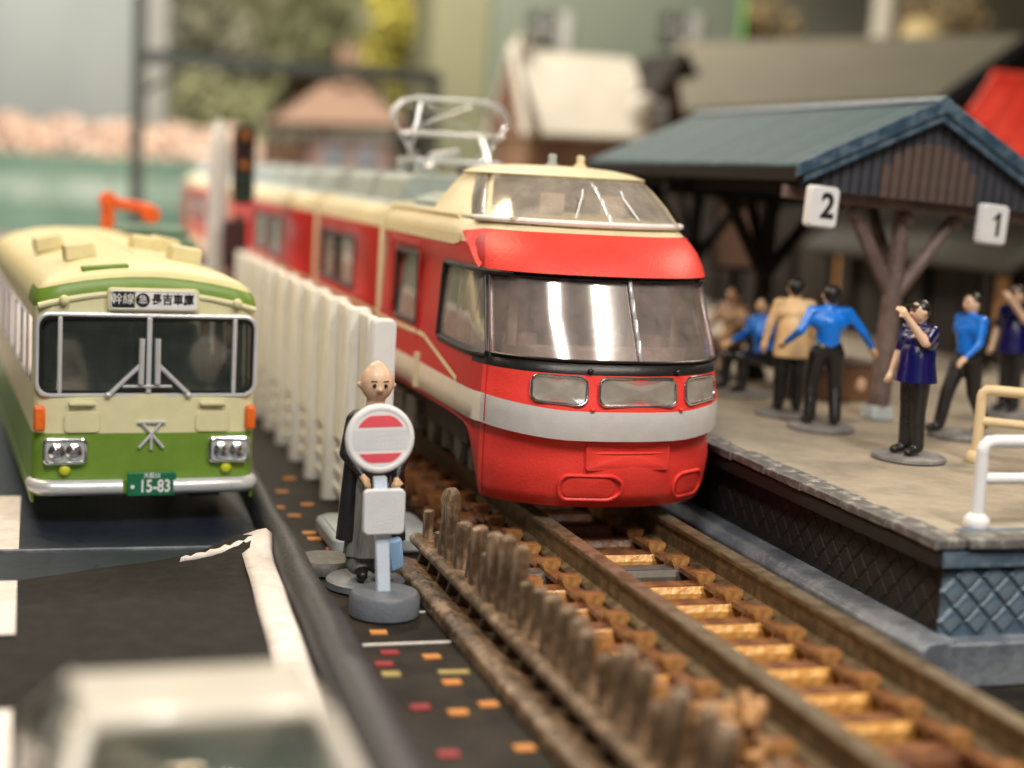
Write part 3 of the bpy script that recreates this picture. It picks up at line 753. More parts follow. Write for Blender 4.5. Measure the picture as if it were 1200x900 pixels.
part('coupler_cover_edge', MB().tube(nose_loop(-13, 20, .57, .845, .03, .014), .013, 6, True), 'red', head)
part('coupler_cover_line', MB().tube([npt(a, .73, .030) for a in range(-12, 20, 3)], .009, 6), 'red', head)
# stripes on the sides (thin raised paint lines following the wall)
def side_x(y, z, sgn):
    yc, D, Wd = prof_at(z); t = (yc + D - y) / D
    if z > 2.6 and t <= 0:
        tb = [(2.60, 1.30), (2.74, 1.31), (2.84, 1.30), (2.90, 1.27), (2.97, 1.20)]; Wn = tb[-1][1]
        for p_, q_ in zip(tb, tb[1:]):
            if z <= q_[0]: Wn = lerp(p_[1], q_[1], (z - p_[0]) / (q_[0] - p_[0])); break
        return sgn * lerp(Wd, Wn, max(0, min(1, (y - 1.3) / .8)))
    if t <= 0: return sgn * Wd
    return sgn * Wd * (1 - min(1, t) ** TP) ** (1 / TP)
def side_strip(lo, hi, off, sgn=-1, n=24):
    mb = MB(); vs = []
    for i in range(n + 1):
        t = i / n; y = lerp(lo[0][0], lo[-1][0], t)
        def f(L):
            for p, q in zip(L, L[1:]):
                if min(p[0], q[0]) - 1e-6 <= y <= max(p[0], q[0]) + 1e-6: return lerp(p[1], q[1], (y - p[0]) / (q[0] - p[0] + 1e-9))
            return L[-1][1]
        a, b = f(lo), f(hi)
        for z in (a, b): vs.append((side_x(y, z, sgn) + sgn * off, y, z))
    mb.add(vs, [(2*i, 2*i+1, 2*i+3, 2*i+2) for i in range(n)])
    return mb
for sg in (-1, 1):
    part('thin_stripe', side_strip([(2.95, 1.55), (YB, 1.53)], [(2.95, 1.60), (YB, 1.585)], .010, sg, 6), 'train_cream', head)
    part('thin_stripe', side_strip([(1.35, 1.25), (2.95, 1.55)], [(1.35, 1.31), (2.95, 1.60)], .010, sg, 14), 'train_cream', head)
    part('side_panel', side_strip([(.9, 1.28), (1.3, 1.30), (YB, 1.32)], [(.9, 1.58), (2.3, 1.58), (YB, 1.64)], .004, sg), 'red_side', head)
    part('brow_tip', side_strip([(1.02, 2.50), (1.25, 2.62), (1.75, 2.845)], [(1.02, 2.90), (1.4, 2.89), (1.75, 2.85)], .022, sg, 16), 'red', head)
    part('cantrail', side_strip([(1.78, 2.72), (2.0, 2.69), (YB, 2.69)], [(1.78, 2.82), (2.0, 2.81), (YB, 2.80)], .010, sg, 16), 'train_cream', head)
    # door outline, window frames
    X = sg * 1.352
    dr = part('door', MB().tube([(X, 3.3, .92), (X, 3.3, 2.62), (X, 4.75, 2.62), (X, 4.75, .92)], .018, 6), 'red_side', head)
    fr = [(sg * 1.325, 4.02 + p[0], 2.065 + p[1]) for p in rrect(1.16, .84, .08)]
    part('window_frame', MB().tube(fr, .035, 8, True), 'black', head)
    part('handrail', MB().cyl((sg*1.39, 3.05, .95), (sg*1.39, 3.05, 1.35), .05, .05, 10), 'train_cream', head)
    part('side_window_frame', MB().tube([(side_x(y, 2.48, sg) + sg*.006, y, 2.48) for y in (.62, .8, 1.0, 1.3, 1.7, 2.2, 2.34)] + [(side_x(2.38, 2.1, sg), 2.38, 2.1)] + [(side_x(y, 1.66, sg) + sg*.006, y, 1.66 - .03 * max(0, 1.4 - abs(y - 1.4))) for y in (2.34, 2.2, 1.7, 1.3, 1.0, .8, .62)], .034, 8), 'black', head)
    for y in (1.05, 1.7): part('window_mullion', MB().cyl((side_x(y, 1.7, sg) - sg*.03, y, 1.68), (side_x(y, 2.4, sg) - sg*.03, y + .0, 2.47), .022, .022, 8), 'clear_glass', head)
    part('roof_edge', MB().tube([(sg*1.19, y, 3.0) for y in (2.2, 3, 4, YB - .03)], .035, 6), 'train_cream', head)
part('end_wall', MB().box((0, YB - .03, 1.95), (2.5, .04, 2.1)), 'train_cream', head)
# interior
inn = MB(); inn.box((0, 3.2, 1.50), (2.3, 4.2, .06)); inn.box((0, 5.0, 2.2), (2.4, .05, 1.5)); part('cabin_floor', inn, 'interior', head)
part('cabin_ceiling', MB().box((0, 3.6, 2.62), (2.2, 3.4, .05)), 'seat', head)
for y in (1.35, 2.3, 3.3, 4.3):
    for x in (-.75, -.28, .28, .75):
        sb = MB().box((x, y, 1.68), (.40, .42, .26)); sb.box((x, y + .22, 1.95), (.40, .10, .60), rx=R(-8))
        part('cabin_seat', sb, 'seat', head, bevel=.03)
part('dashboard', MB().prism([(-1.05, 0), (-.8, -.38), (-.3, -.52), (.3, -.52), (.8, -.38), (1.05, 0)], 'z', 1.48, 1.72), 'interior', head, loc=(0, .85, 0))
for x in (-.9, -.35, .45, .95): part('curtain', MB().box((x, 1.0, 2.05), (.10, .06, .80)), 'seat', head)
# driver dome
dome = thing_part = MB()
DP = [(2.99, .80, .95, 1.17), (3.03, .86, .92, 1.15), (3.20, 1.10, .88, 1.10), (3.36, 1.36, .82, 1.02), (3.46, 1.56, .78, .96), (3.49, 1.54, .8, .98), (3.54, 1.75, .75, .88), (3.58, 2.0, .6, .68), (3.60, 2.2, .4, .40), (3.605, 2.35, .2, .08)]
dang = [-90, -82, -74, -66, -56, -44, -32, -20, -8, 3, 5, 16, 28, 40, 52, 62, 70, 78, 84, 90]
def dpt(a, row, back=None):
    z, yc, D, Wd = row
    if back is not None:
        ye = 3.35 - (z - 2.99) * 1.15
        return Vector((back * Wd, lerp(yc + D, ye, .5) , z)) if abs(back) == 1 else Vector((back * 2 * Wd, ye, z))
    t = R(a); s, c = math.sin(t), math.cos(t)
    return Vector((Wd * math.copysign(abs(s) ** (2/2.2), s), yc + D * (1 - abs(c) ** (2/2.2)), z))
dcols = [('e', -1), ('b', -1), ('m', -1)] + [('a', a) for a in dang] + [('m', 1), ('b', 1), ('e', 1)]
def dco(c, row):
    if c[0] == 'a': return dpt(c[1], row)
    ye = max(row[1] + row[2] + .35, 3.75 - (row[0] - 2.99) * 1.3)
    if c[0] == 'm': return Vector((c[1] * row[3], row[1] + row[2] + .12, row[0]))
    if c[0] == 'b': return Vector((c[1] * row[3], ye - .12, row[0]))
    return Vector((c[1] * row[3] * .9, ye, row[0]))
dv = [dco(c, r) for r in DP for c in dcols]; ncd = len(dcols); dmb = MB(); dmb.v = [tuple(v) for v in dv]
dg_f = MB(); dg_s = MB(); dpil = MB()
for j in range(len(DP) - 1):
    zc = (DP[j][0] + DP[j+1][0]) / 2
    for i in range(ncd):
        i2 = (i + 1) % ncd
        f = (j*ncd+i, j*ncd+i2, (j+1)*ncd+i2, (j+1)*ncd+i)
        c0, c1 = dcols[i], dcols[i2]
        if 3.03 < zc < 3.46 and {c0[0], c1[0]} == {'a', 'm'}: dg_s.add([dv[q] for q in f], [(0, 1, 2, 3)]); continue
        if 3.03 < zc < 3.46 and c0[0] == 'a' and c1[0] == 'a':
            a = (c0[1] + c1[1]) / 2
            if 3 < a < 5: dpil.add([dv[q] for q in f], [(0, 1, 2, 3)]); continue
            if abs(a) < 66: dg_f.add([dv[q] for q in f], [(0, 1, 2, 3)]); continue
            if 70 < abs(a) : dg_s.add([dv[q] for q in f], [(0, 1, 2, 3)]); continue
        dmb.f.append(list(f)); dmb.m.append(0)
dome_o = link('driver_dome', dmb.mesh('driver_dome', 'train_cream', 50), head, solid=.03)
glass_obj('dome_windscreen', dg_f, 'clear_glass', dome_o); glass_obj('dome_side_window', dg_s, 'clear_glass', dome_o)
part('dome_pillar', dpil, 'silver', dome_o, solid=.02)
part('dome_inside', MB().box((0, 2.6, 3.22), (1.7, .8, .34)), 'seat', dome_o)
part('dome_floor', MB().box((0, 2.0, 3.02), (1.9, 1.9, .03)), 'seat', dome_o)
for x in (-.35, .35):
    part('dome_seat', MB().box((x, 1.6, 3.15), (.28, .14, .30)), 'seat', dome_o)
for s in (-1, 1):
    q = dpt(18 * s + 4, (3.06, .90, .9, 1.06)); part('dome_wiper', MB().tube([q + Vector((0, -.03, 0)), q + Vector((-s*.12, .15, .22)), q + Vector((-s*.14, .20, .30))], .012, 6), 'silver', dome_o)
part('dome_sill', MB().tube([dpt(a, (3.005, .80, .93, 1.18)) for a in range(-86, 87, 6)], .03, 8), 'print_white', dome_o)
for x in (-.10, .24):
    part('roof_horn', MB().lathe([(.075, 0), (.075, .04), (.05, .05), (.045, .11), (.05, .13), (.04, .15), (.02, .155)], (x, 2.35, 3.58), 16), 'train_cream' if x > 0 else 'slab_grey', head)
# roof equipment of the front car
part('roof_panel', MB().box((0, 4.35, 3.13), (1.7, 1.9, .10)), 'roof_grey', head, bevel=.03)
part('roof_panel', MB().box((-.82, 4.3, 3.10), (.34, 2.0, .12), ry=R(-20)), 'roof_grey', head, bevel=.03)
# underframe + bogies
def bogie(y, parent):
    b = MB(); b.box((0, y, .30), (1.5, 1.9, .22)); bo = part('bogie', b, 'dark', parent, bevel=.03)
    for s in (-1, 1):
        for dy in (-.62, .62):
            part('wheel', MB().cyl((s*.62, y+dy, .34), (s*.76, y+dy, .34), .36, .34, 24), 'bogie', bo)
            part('axle_box', MB().lathe([(.17, -.09), (.20, -.05), (.20, .05), (.12, .09)], (0, 0, 0), 16), 'bogie', bo, loc=(s*1.02, y+dy, .42), rot=(0, R(90), 0))
        f = MB(); f.prism([(y-1.0, .36), (y-.85, .56), (y-.3, .50), (y, .40), (y+.3, .50), (y+.85, .56), (y+1.0, .36), (y+.8, .24), (y+.3, .30), (y, .18), (y-.3, .30), (y-.8, .24)], 'x', s*.90, s*1.0)
        part('side_frame', f, 'bogie', bo, bevel=.02)
        part('spring', MB().cyl((s*1.0, y, .28), (s*1.0, y, .62), .12, .12, 12), 'bogie', bo)
        part('brake_cylinder', MB().box((s*1.0, y-1.05, .34), (.16, .22, .26)), 'bogie', bo, bevel=.03)
part('underframe', MB().box((0, 3.5, .70), (2.3, 3.8, .36)), 'dark', head)
bogie(2.75, head)
for i, (y, w) in enumerate(((3.9, .5), (4.7, .7))): part('equipment_box', MB().box((-1.0, y, .52), (.5, w, .36)), 'bogie', head, bevel=.02)
# following cars
def car(name, label, y0, y1, wins, nb):
    L = y1 - y0
    t = thing(name, label, 'train car', (0, y0, 0))
    zs = [(.87, 1.33), (1.0, 1.34), (1.04, 1.34), (1.30, 1.34), (1.55, 1.335), (1.60, 1.335), (1.75, 1.33), (2.46, 1.32), (2.70, 1.31), (2.84, 1.30), (2.92, 1.26), (2.99, 1.18), (3.05, 1.0), (3.09, .6), (3.11, 0)]
    ys = sorted({0, L} | {w[0] - y0 for w in wins} | {w[1] - y0 for w in wins})
    for sg in (-1, 1):
        mb = MB(); g = MB()
        for j in range(len(zs) - 1):
            for k in range(len(ys) - 1):
                (z0, w0), (z1, w1) = zs[j], zs[j+1]; a, b = ys[k], ys[k+1]; ym = (a + b) / 2 + y0
                q = [(sg*w0, a, z0), (sg*w0, b, z0), (sg*w1, b, z1), (sg*w1, a, z1)]
                if z0 == 1.75 and any(w[0] < ym < w[1] for w in wins):
                    g.add([(v[0] - sg*.03, v[1], v[2]) for v in q], [(0, 1, 2, 3)]); continue
                zc = (z0 + z1) / 2
                m = 1 if (1.04 < zc < 1.30 or 1.55 < zc < 1.60 or 2.70 < zc < 3.0) else 2 if zc > 3 else 0
                mb.add(q, [(0, 1, 2, 3)], m)
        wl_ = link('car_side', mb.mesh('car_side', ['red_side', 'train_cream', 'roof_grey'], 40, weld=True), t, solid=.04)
        for wn in wins:
            fr = [(sg*1.318, (wn[0]+wn[1])/2 - y0 + p[0], 2.105 + p[1]) for p in rrect(wn[1]-wn[0], .73, .06, 3)]
            f = part('window_frame', MB().tube(fr, .03, 6, True), 'black', t)
            part('pane', MB().box((sg*1.29, (wn[0]+wn[1])/2 - y0, 2.1), (.01, wn[1]-wn[0], .72)), 'side_glass', f)
            part('curtain', MB().box((sg*1.2, wn[0] - y0 + .25, 2.1), (.02, .3, .7)), 'slab_grey', f)
    for yy in (.03, L - .03): part('end_wall', MB().prism([(-1.3, .9), (1.3, .9), (1.28, 2.84), (1.15, 3.0), (.6, 3.08), (-.6, 3.08), (-1.15, 3.0), (-1.28, 2.84)], 'y', yy - .02, yy + .02), 'train_cream', t)
    part('floor', MB().box((0, L/2, 1.45), (2.4, L-.2, .06)), 'interior', t)
    part('partition', MB().box((0, L/2, 2.1), (.05, L-.2, 1.3)), 'interior', t)
    part('underframe', MB().box((0, L/2, .66), (2.3, L-.3, .40)), 'dark', t)
    n = max(1, round((L - .6) / 2.4))
    for k in range(n):
        yc = (k + .5) * (L - .5) / n + .25; ln = (L - .5) / n - .18
        b = MB(); b.prism([(-1.0, 3.02), (-.92, 3.36), (-.78, 3.42), (.78, 3.42), (.92, 3.36), (1.0, 3.02)], 'y', yc - ln/2, yc + ln/2); part('roof_unit', b, 'roof_grey', t, bevel=.04)
        part('roof_unit_rib', MB().prism([(-1.02, 3.02), (-.94, 3.38), (-.79, 3.45), (.79, 3.45), (.94, 3.38), (1.02, 3.02)], 'y', yc + ln/2 + .02, yc + ln/2 + .14), 'column_pale', t)
    for yb in nb: bogie(yb - y0, t)
    return t
car('train_car', 'second car of the red train with one wide window behind the front car', 5.72, 10.35, [(7.35, 8.65), (8.80, 10.0)], [5.9])
car('train_car', 'third car of the red train, blurred, with two tall windows', 10.72, 22.2, [(14.3, 15.9), (16.2, 17.9)], [10.6, 20])
car('train_car', 'last visible car of the red train, far behind the white post', 22.6, 34, [(25, 28), (29, 32)], [22.4])
for y in (YB + .13, 10.53, 22.4):
    g = thing('gangway_bellows', {5: 'cream gangway joint right behind the front car of the train', 10: 'cream gangway joint between the second and third train cars', 22: 'cream gangway joint far back between the third and last train cars'}[int(y)], 'gangway', (0, y, 0))
    for k in range(3):
        part('fold', MB().prism([(-1.34, .9), (1.34, .9), (1.33, 2.84), (1.18, 3.03), (.6, 3.12), (-.6, 3.12), (-1.18, 3.03), (-1.33, 2.84)], 'y', -.12 + k*.085, -.06 + k*.085), 'train_cream', g)
# pantograph on the second car
pg = thing('pantograph', 'thin shiny pantograph raised on the roof of the second train car', 'pantograph', (-.02, 7.3, 3.42))
for s in (-1, 1):
    part('insulator', MB().lathe([(.09, 0), (.06, .04), (.10, .08), (.06, .12), (.09, .16), (.05, .2)], (s*.55, -.5, 0), 14), 'slab_grey', pg)
    part('insulator', MB().lathe([(.09, 0), (.06, .04), (.10, .08), (.06, .12), (.09, .16), (.05, .2)], (s*.55, .5, 0), 14), 'slab_grey', pg)
part('base_frame', MB().tube([(-.6, -.55, .2), (.6, -.55, .2), (.6, .55, .2), (-.6, .55, .2)], .03, 6, True), 'silver', pg)
for s in (-1, 1):
    part('lower_arm', MB().cyl((s*.5, -.4, .22), (s*.62, .5, .58), .020, .017, 8), 'chrome', pg)
    part('lower_arm', MB().cyl((s*.5, .4, .22), (s*.62, -.5, .58), .020, .017, 8), 'chrome', pg)
    part('upper_arm', MB().cyl((s*.62, .5, .58), (-s*.35, .06, 1.02), .015, .013, 8), 'chrome', pg)
    part('upper_arm', MB().cyl((s*.62, -.5, .58), (s*.45, -.06, 1.02), .015, .013, 8), 'chrome', pg)
    part('cross_tube', MB().cyl((-.62, s*.5, .58), (.62, s*.5, .58), .018, .018, 8), 'chrome', pg)
    part('brace_wire', MB().cyl((s*.66, -.1, .60), (-s*.66, .1, .98), .010, .010, 6), 'chrome', pg)
    part('side_wire', MB().cyl((s*.50, 0, .22), (s*.84, 0, .74), .014, .012, 6), 'chrome', pg)
    part('joint', MB().ell((s*.62, -.5, .58), (.05, .05, .05)), 'chrome', pg)
    part('contact_bow', MB().tube([(-.86, s*.11, .72), (-.82, s*.11, .90), (-.70, s*.11, 1.03), (-.5, s*.11, 1.08), (.5, s*.11, 1.08), (.70, s*.11, 1.03), (.82, s*.11, .90), (.86, s*.11, .72)], .020, 8), 'silver', pg)
for s_, (x, y, z, r) in enumerate(((-.5, -.1, .1, .12), (-.2, .2, .08, .10), (.15, -.25, .1, .09), (.5, .1, .08, .08))): part('spring_case', MB().ell((x, y, z), (r, r * 1.3, r)), 'chrome' if s_ % 2 else 'bogie', pg)
part('damper', MB().cyl((-.35, -.3, .26), (.1, -.1, .34), .05, .05, 10), 'silver', pg)

# ------------------------------------------------------------------ the green and cream bus
bus = thing('city_bus', 'green and cream toy city bus with split windscreen and chrome bumper', 'bus', (-4.52, 2.42, -.44), R(4.2))
bus.scale = (.985, 1, 1)
HWB = 1.20; BL = 8.4
ub = [0, .20, .45, .70, .92, .96, 1.09]          # front column positions (half)
def bus_rows():
    return [.26, .45, .75, .94, 1.10, 1.35, 1.95, 2.20, 2.22, 2.40]
def perim(inset=0.0):
    r = .13; pts = []
    xs = HWB - inset; yf = 0 + inset
    # from rear left corner along the left side to the front, across, to the rear right
    left = [BL, 6.05, 6.0, 5.05, 4.95, 4.0, 3.9, 2.95, 2.85, 1.9, 1.8, .95, .85, .30, .18]
    for y in left: pts.append((-xs, max(y, inset + .15) if y < BL else BL - inset))
    for k in range(1, 5):
        a = R(90 * k / 5); pts.append((-xs + r * (1 - math.cos(a)) , yf + r * (1 - math.sin(a)) + .02))
    fx = [-1.02, -.96, -.92, -.70, -.45, -.20, -.02, .02, .20, .45, .70, .92, .96, 1.02]
    for x in fx: pts.append((x * xs / HWB, yf - .03 * (1 - (x / 1.1) ** 2)))
    for k in range(4, 0, -1):
        a = R(90 * k / 5); pts.append((xs - r * (1 - math.cos(a)), yf + r * (1 - math.sin(a)) + .02))
    for y in left[::-1]: pts.append((xs, max(y, inset + .15) if y < BL else BL - inset))
    return pts
P0 = perim(); npb = len(P0)
zr = [.26, .34, .45, .75, .94, 1.10, 1.36, 1.44, 2.14, 2.20]
tops = [(0, 2.45), (0.0, 2.50), (.015, 2.56), (.045, 2.62), (.09, 2.665), (.16, 2.70), (.3, 2.735), (.6, 2.77), (.9, 2.785), (1.195, 2.79)]
bv = []
for z in zr:
    for (x, y) in P0: bv.append((x, y + max(0, z - 1.36) * .03 if y < .3 else y, z))
for ins, z in tops:
    for (x, y) in perim(ins):
        fz = z - .175 * (x / HWB) ** 2 * (1 if z > 2.3 else 0)
        yy = y + (2.5 - 1.36) * .03 if y < .35 + ins else y
        bv.append((x, yy, fz))
NR = len(zr) + len(tops); allz = zr + [t[1] for t in tops]
bm_ = MB(); bm_.v = bv; wind = MB(); swin = MB()
for j in range(NR - 1):
    for i in range(npb - 1):
        f = [j*npb+i, j*npb+i+1, (j+1)*npb+i+1, (j+1)*npb+i]
        c = [sum(bv[q][k] for q in f) / 4 for k in range(3)]
        z0 = allz[j]; z1 = allz[j+1]; zc = (z0 + z1) / 2
        if 1.36 < zc < 2.20 and j < len(zr) - 1:
            if c[1] < .055: wind.add([bv[q] for q in f], [(0, 1, 2, 3)]); continue
            if 1.44 < zc < 2.14 and c[1] > .3:
                widths = abs(bv[f[0]][1] - bv[f[1]][1])
                if widths > .3: swin.add([bv[q] for q in f], [(0, 1, 2, 3)]); continue
        if zc < .94: m = 1
        elif 2.45 <= zc <= 2.60 and c[1] < .6: m = 1
        elif j >= len(zr) and zc > 2.6: m = 2
        else: m = 0
        bm_.f.append(f); bm_.m.append(m)
bm_.f.append([i for i in range(npb - 1, -1, -1)] and [k * npb for k in range(NR)] + [k * npb + npb - 1 for k in range(NR - 1, -1, -1)]); bm_.m.append(0)
bbody = link('body', bm_.mesh('body', ['bus_cream', 'bus_green', 'bus_roof'], 45), bus)
ws = glass_obj('windscreen', shrink(wind, .012), 'bus_glass', bus)
glass_obj('side_window', swin, 'bus_glass', bus)
def front(name, mb, m, parent=bus, **k): return part(name, mb, m, parent, **k)
def rr3(cx, cz, w, h, r, y, n=5): return [(cx + p[0], y, cz + p[1]) for p in rrect(w, h, r, n)]
front('roof_lip', MB().tube([(x, .02 - .01 * (1 - (x/1.1)**2), 2.455 - .175 * (x / HWB) ** 2) for x in [-1.16 + .116 * i for i in range(21)]], .032, 8), 'bus_cream')
front('roof_hatch_lid', MB().box((-.45, .28, 2.69), (.5, .16, .06), ry=R(-5)), 'bus_green', bevel=.015)
front('windscreen_frame', MB().tube(rr3(.0, 1.78, 2.34, .86, .13, -.005), .026, 8, True), 'silver')
front('windscreen_gasket', MB().tube(rr3(.0, 1.78, 2.28, .80, .12, .0), .022, 6, True), 'black', ws)
front('centre_pillar', MB().box((.0, -.02, 1.78), (.055, .05, .82)), 'silver', bevel=.012)
for s in (-1, 1): front('corner_pillar', MB().box((s*.935, .0, 1.78), (.048, .05, .82)), 'silver', bevel=.012)
front('windscreen_sill', MB().tube([(-.28, -.05, 1.45), (.25, -.05, 1.45)], .016, 6), 'silver')
for s in (-1, 1):
    w = front('wiper', MB().tube([(s*.42 + .01, -.05, 1.37), (s*.10, -.075, 1.68)], .026, 8), 'silver')
    front('wiper_blade', MB().tube([(s*.09, -.085, 1.48), (s*.085, -.085, 1.97)], .032, 8), 'silver', w)
    w2 = front('wiper_pivot', MB().ell((s*.43, -.05, 1.36), (.035, .04, .03)), 'silver', w)
# destination sign
bx = front('sign_box', MB().prism([(p[0] + .035, p[1] + 2.38) for p in rrect(.98, .25, .05)], 'y', -.055, .04), 'bus_cream', bevel=.012)
front('sign_surround', MB().tube(rr3(.035, 2.38, .91, .19, .04, -.058), .010, 6, True), 'white', bx)
front('sign_black_field', MB().box((-.30, -.062, 2.38), (.255, .008, .165)), 'print_black', bx)
front('sign_white_field', MB().box((.165, -.062, 2.38), (.645, .008, .165)), 'print_white', bx)
link('lettering', text_mesh('幹線', .125, 'print_white', .002), bx, (-.30, -.069, 2.383))
link('lettering', text_mesh('長吉車庫', .125, 'print_black', .002, .92, .003), bx, (.235, -.069, 2.383))
front('sign_disc', MB().cyl((-.085, -.071, 2.38), (-.085, -.066, 2.38), .075, .075, 24), 'print_black', bx)
link('lettering', text_mesh('急', .10, 'print_white', .002), bx, (-.085, -.074, 2.382))
for x in (-.90, .95): front('marker_lamp', MB().ell((x, -.03, 2.36), (.055, .05, .055)), 'yellow_lamp' if 0 else 'bus_cream')
# headlights
for s, x in ((-1, -.87), (1, .90)):
    h = front('headlight', MB().prism([(p[0] + x, p[1] + .755) for p in rrect(.46, .28, .06)], 'y', -.065, .02), 'silver', bevel=.015)
    front('headlight_rim', MB().tube(rr3(x, .755, .43, .25, .05, -.068), .020, 8, True), 'chrome', h)
    front('headlight_recess', MB().prism([(p[0] + x, p[1] + .755) for p in rrect(.38, .20, .04)], 'y', -.070, -.06), 'slab_grey', h)
    for d in (-.09, .09):
        front('lamp', MB().lathe([(.088, 0), (.088, .02), (.07, .032), (.04, .045), (.01, .05)], (0, 0, 0), 20), 'chrome', h, loc=(x + d, -.068, .755), rot=(R(90), 0, 0))
    front('turn_signal', MB().box((s*1.135, .03, 1.10), (.115, .16, .26)), 'orange_lamp', bevel=.025)
    front('vent_panel', MB().prism([(p[0] + s*.70 + .01, p[1] + 1.06) for p in rrect(.36, .19, .05)], 'y', -.042, -.0), 'bus_cream', bevel=.008)
    front('vent_panel_edge', MB().tube(rr3(s*.70 + .01, 1.06, .37, .20, .05, -.036), .009, 6, True), 'bus_cream')
    front('step', MB().box((s*.70, -.05, 1.265), (.28, .07, .045)), 'bus_cream', bevel=.012)
    front('fog_lamp', MB().ell((s*.87, -.04, .545), (.062, .035, .058)), 'yellow_lamp')
    front('bumper', MB().tube([(s*1.20, .25, .37), (s*1.18, .08, .37), (s*1.11, -.06, .37), (s*1.0, -.105, .37), (s*.27, -.125, .37)], [.06, .075, .085, .085, .085], 12), 'silver')
front('bumper_centre', MB().box((.01, -.085, .37), (.56, .05, .15)), 'bus_green', bevel=.01)
npl = front('number_plate', MB().box((.04, -.15, .40), (.53, .025, .26)), 'plate_green', bevel=.012)
link('plate_number', text_mesh('15-83', .19, 'print_white', .002, .78, .004), npl, (.075, -.166, .375))
link('plate_header', text_mesh('大阪22', .06, 'print_white', .002, 1, .001), npl, (.04, -.166, .495))
front('plate_dot', MB().cyl((-.165, -.170, .375), (-.165, -.163, .375), .022, .022, 12), 'print_white', npl)
# chrome emblem
em = MB()
for a, b in (((-.15, .14), (.15, .14)), ((-.10, .13), (.13, -.14)), ((.10, .13), (-.13, -.14)), ((0, .02), (0, -.16))):
    em.cyl((a[0], 0, a[1]), (b[0], 0, b[1]), .017, .017, 6)
front('emblem', em, 'silver', loc=(.04, -.055, .92))
# roof vents
def rz(x): return 2.785 - .175 * (x / HWB) ** 2
for x, y in ((-.62, 1.35), (.52, 1.0), (-.80, 3.3), (.30, 2.6), (.62, 3.1)):
    front('roof_vent', MB().box((x, y, rz(x) + .06), (.36, .42, .19), ry=math.atan(.29 * x), taper=.92), 'bus_roof', bevel=.03)
front('inner_floor', MB().box((0, 3.3, 1.0), (2.3, 6.3, .06)), 'bus_inside')
front('inner_ceiling', MB().box((0, 3.4, 2.44), (2.2, 6.0, .05)), 'bus_inside')
front('inner_back', MB().box((0, 5.0, 1.7), (2.3, .05, 1.5)), 'bus_inside')
front('inner_partition', MB().box((-.35, 5.6, 1.75), (.05, 5.2, 1.4)), 'bus_wood')
front('dashboard', MB().box((0, .45, 1.25), (2.1, .4, .28)), 'bus_inside', bevel=.05)
for x, y, h in ((-.5, 1.3, 1.9), (.5, 1.2, 1.85), (-.5, 2.3, 1.9), (.55, 2.3, 1.9), (-.1, 3.2, 1.95)):
    front('bus_seat', MB().box((x, y, (h + 1) / 2), (.75, .4, h - 1)), 'bus_inside', bevel=.06)
for i in range(7):
    for s in (-1, 1): front('window_post', MB().box((s*1.12, .90 + i*.975, 1.79), (.10, .11, .80)), 'bus_wood' if i < 3 else 'bus_cream')
for s in (-1, 1):
    for i in range(6):
        front('window_rim', MB().tube([(s*1.205, y, z) for y, z in ((.97+i*1.02, 1.46), (1.78+i*1.02, 1.46), (1.78+i*1.02, 2.12), (.97+i*1.02, 2.12))], .012, 5, True), 'silver')
    for y in (1.3, 4.9):
        w = front('wheel', MB().cyl((s*.80, y, .34), (s*1.08, y, .34), .345, .345, 28), 'tyre', bevel=.03)
        front('hub', MB().cyl((s*1.08, y, .34), (s*1.10, y, .34), .18, .12, 20), 'silver', w)
    front('mud_flap', MB().box((s*.78, .75, .22), (.36, .04, .3)), 'tyre')
    front('side_skirt', MB().box((s*1.19, 3.3, .24), (.03, 6.4, .12)), 'bus_green')

# ------------------------------------------------------------------ crane arm behind the bus
cr = thing('crane_truck', 'orange bent crane arm on a dull green truck behind the bus roof', 'crane truck', (-4.3, 11.5, -.5))
part('truck_body', MB().box((.3, 0, 1.5), (1.5, 2.4, 2.4)), 'crane_green', cr, bevel=.1)
part('cab_roof', MB().box((.35, -.1, 2.76), (1.2, 1.6, .14)), 'crane_green', cr, bevel=.05)
part('arm_post', MB().box((-.30, -.6, 2.85), (.20, .22, 1.0)), 'orange_arm', cr, bevel=.04)
part('arm_joint', MB().cyl((-.30, -.74, 3.24), (-.30, -.46, 3.24), .14, .14, 16), 'orange_arm', cr, bevel=.03)
part('arm', MB().box((.05, -.6, 3.17), (.62, .20, .17), ry=R(8)), 'orange_arm', cr, bevel=.04)
part('arm_end', MB().cyl((.36, -.74, 3.05), (.36, -.46, 3.05), .15, .15, 16), 'orange_arm', cr, bevel=.03)

# ------------------------------------------------------------------ cream barrier of tall boards between bus and train
for k in range(10):
    y = 1.35 + k * 1.25
    lab = ['nearest board of the cream barrier, its narrow white end facing the viewer', 'second board of the cream barrier counted from its near white end'][k] if k < 2 else \
          ('tall cream board of the barrier, number %s from the near end' % ['', '', 'three', 'four', 'five', 'six', 'seven', 'eight', 'nine', 'ten'][k])
    b = thing('barrier_board', lab, 'barrier board', (-2.18, y, -.6), 0, 'cream boards of the barrier between bus and train')
    nm = 'fence_end' if k == 0 else 'cream_plastic'
    part('post', MB().prism([(-.13, .0), (.13, 0), (.13, 2.44), (.10, 2.50), (-.10, 2.50), (-.13, 2.44)], 'y', 0, .17), nm, b, bevel=.03)
    pb = MB(); pb.box((.03, .72, 1.63), (.10, 1.10, 1.66)); part('panel', pb, 'cream_plastic', b, bevel=.03)
    part('rib', MB().cyl((-.04, .60, .85), (-.04, .60, 2.44), .035, .035, 8), 'cream_plastic', b)
    for zz in (.20, .42, .64): part('slat', MB().box((.02, .72, zz), (.05, 1.10, .075)), 'cream_plastic', b, bevel=.012)
    for yy in (.50, .92): part('stud', MB().box((.02, yy, .43), (.045, .08, .66)), 'cream_plastic', b, bevel=.01)
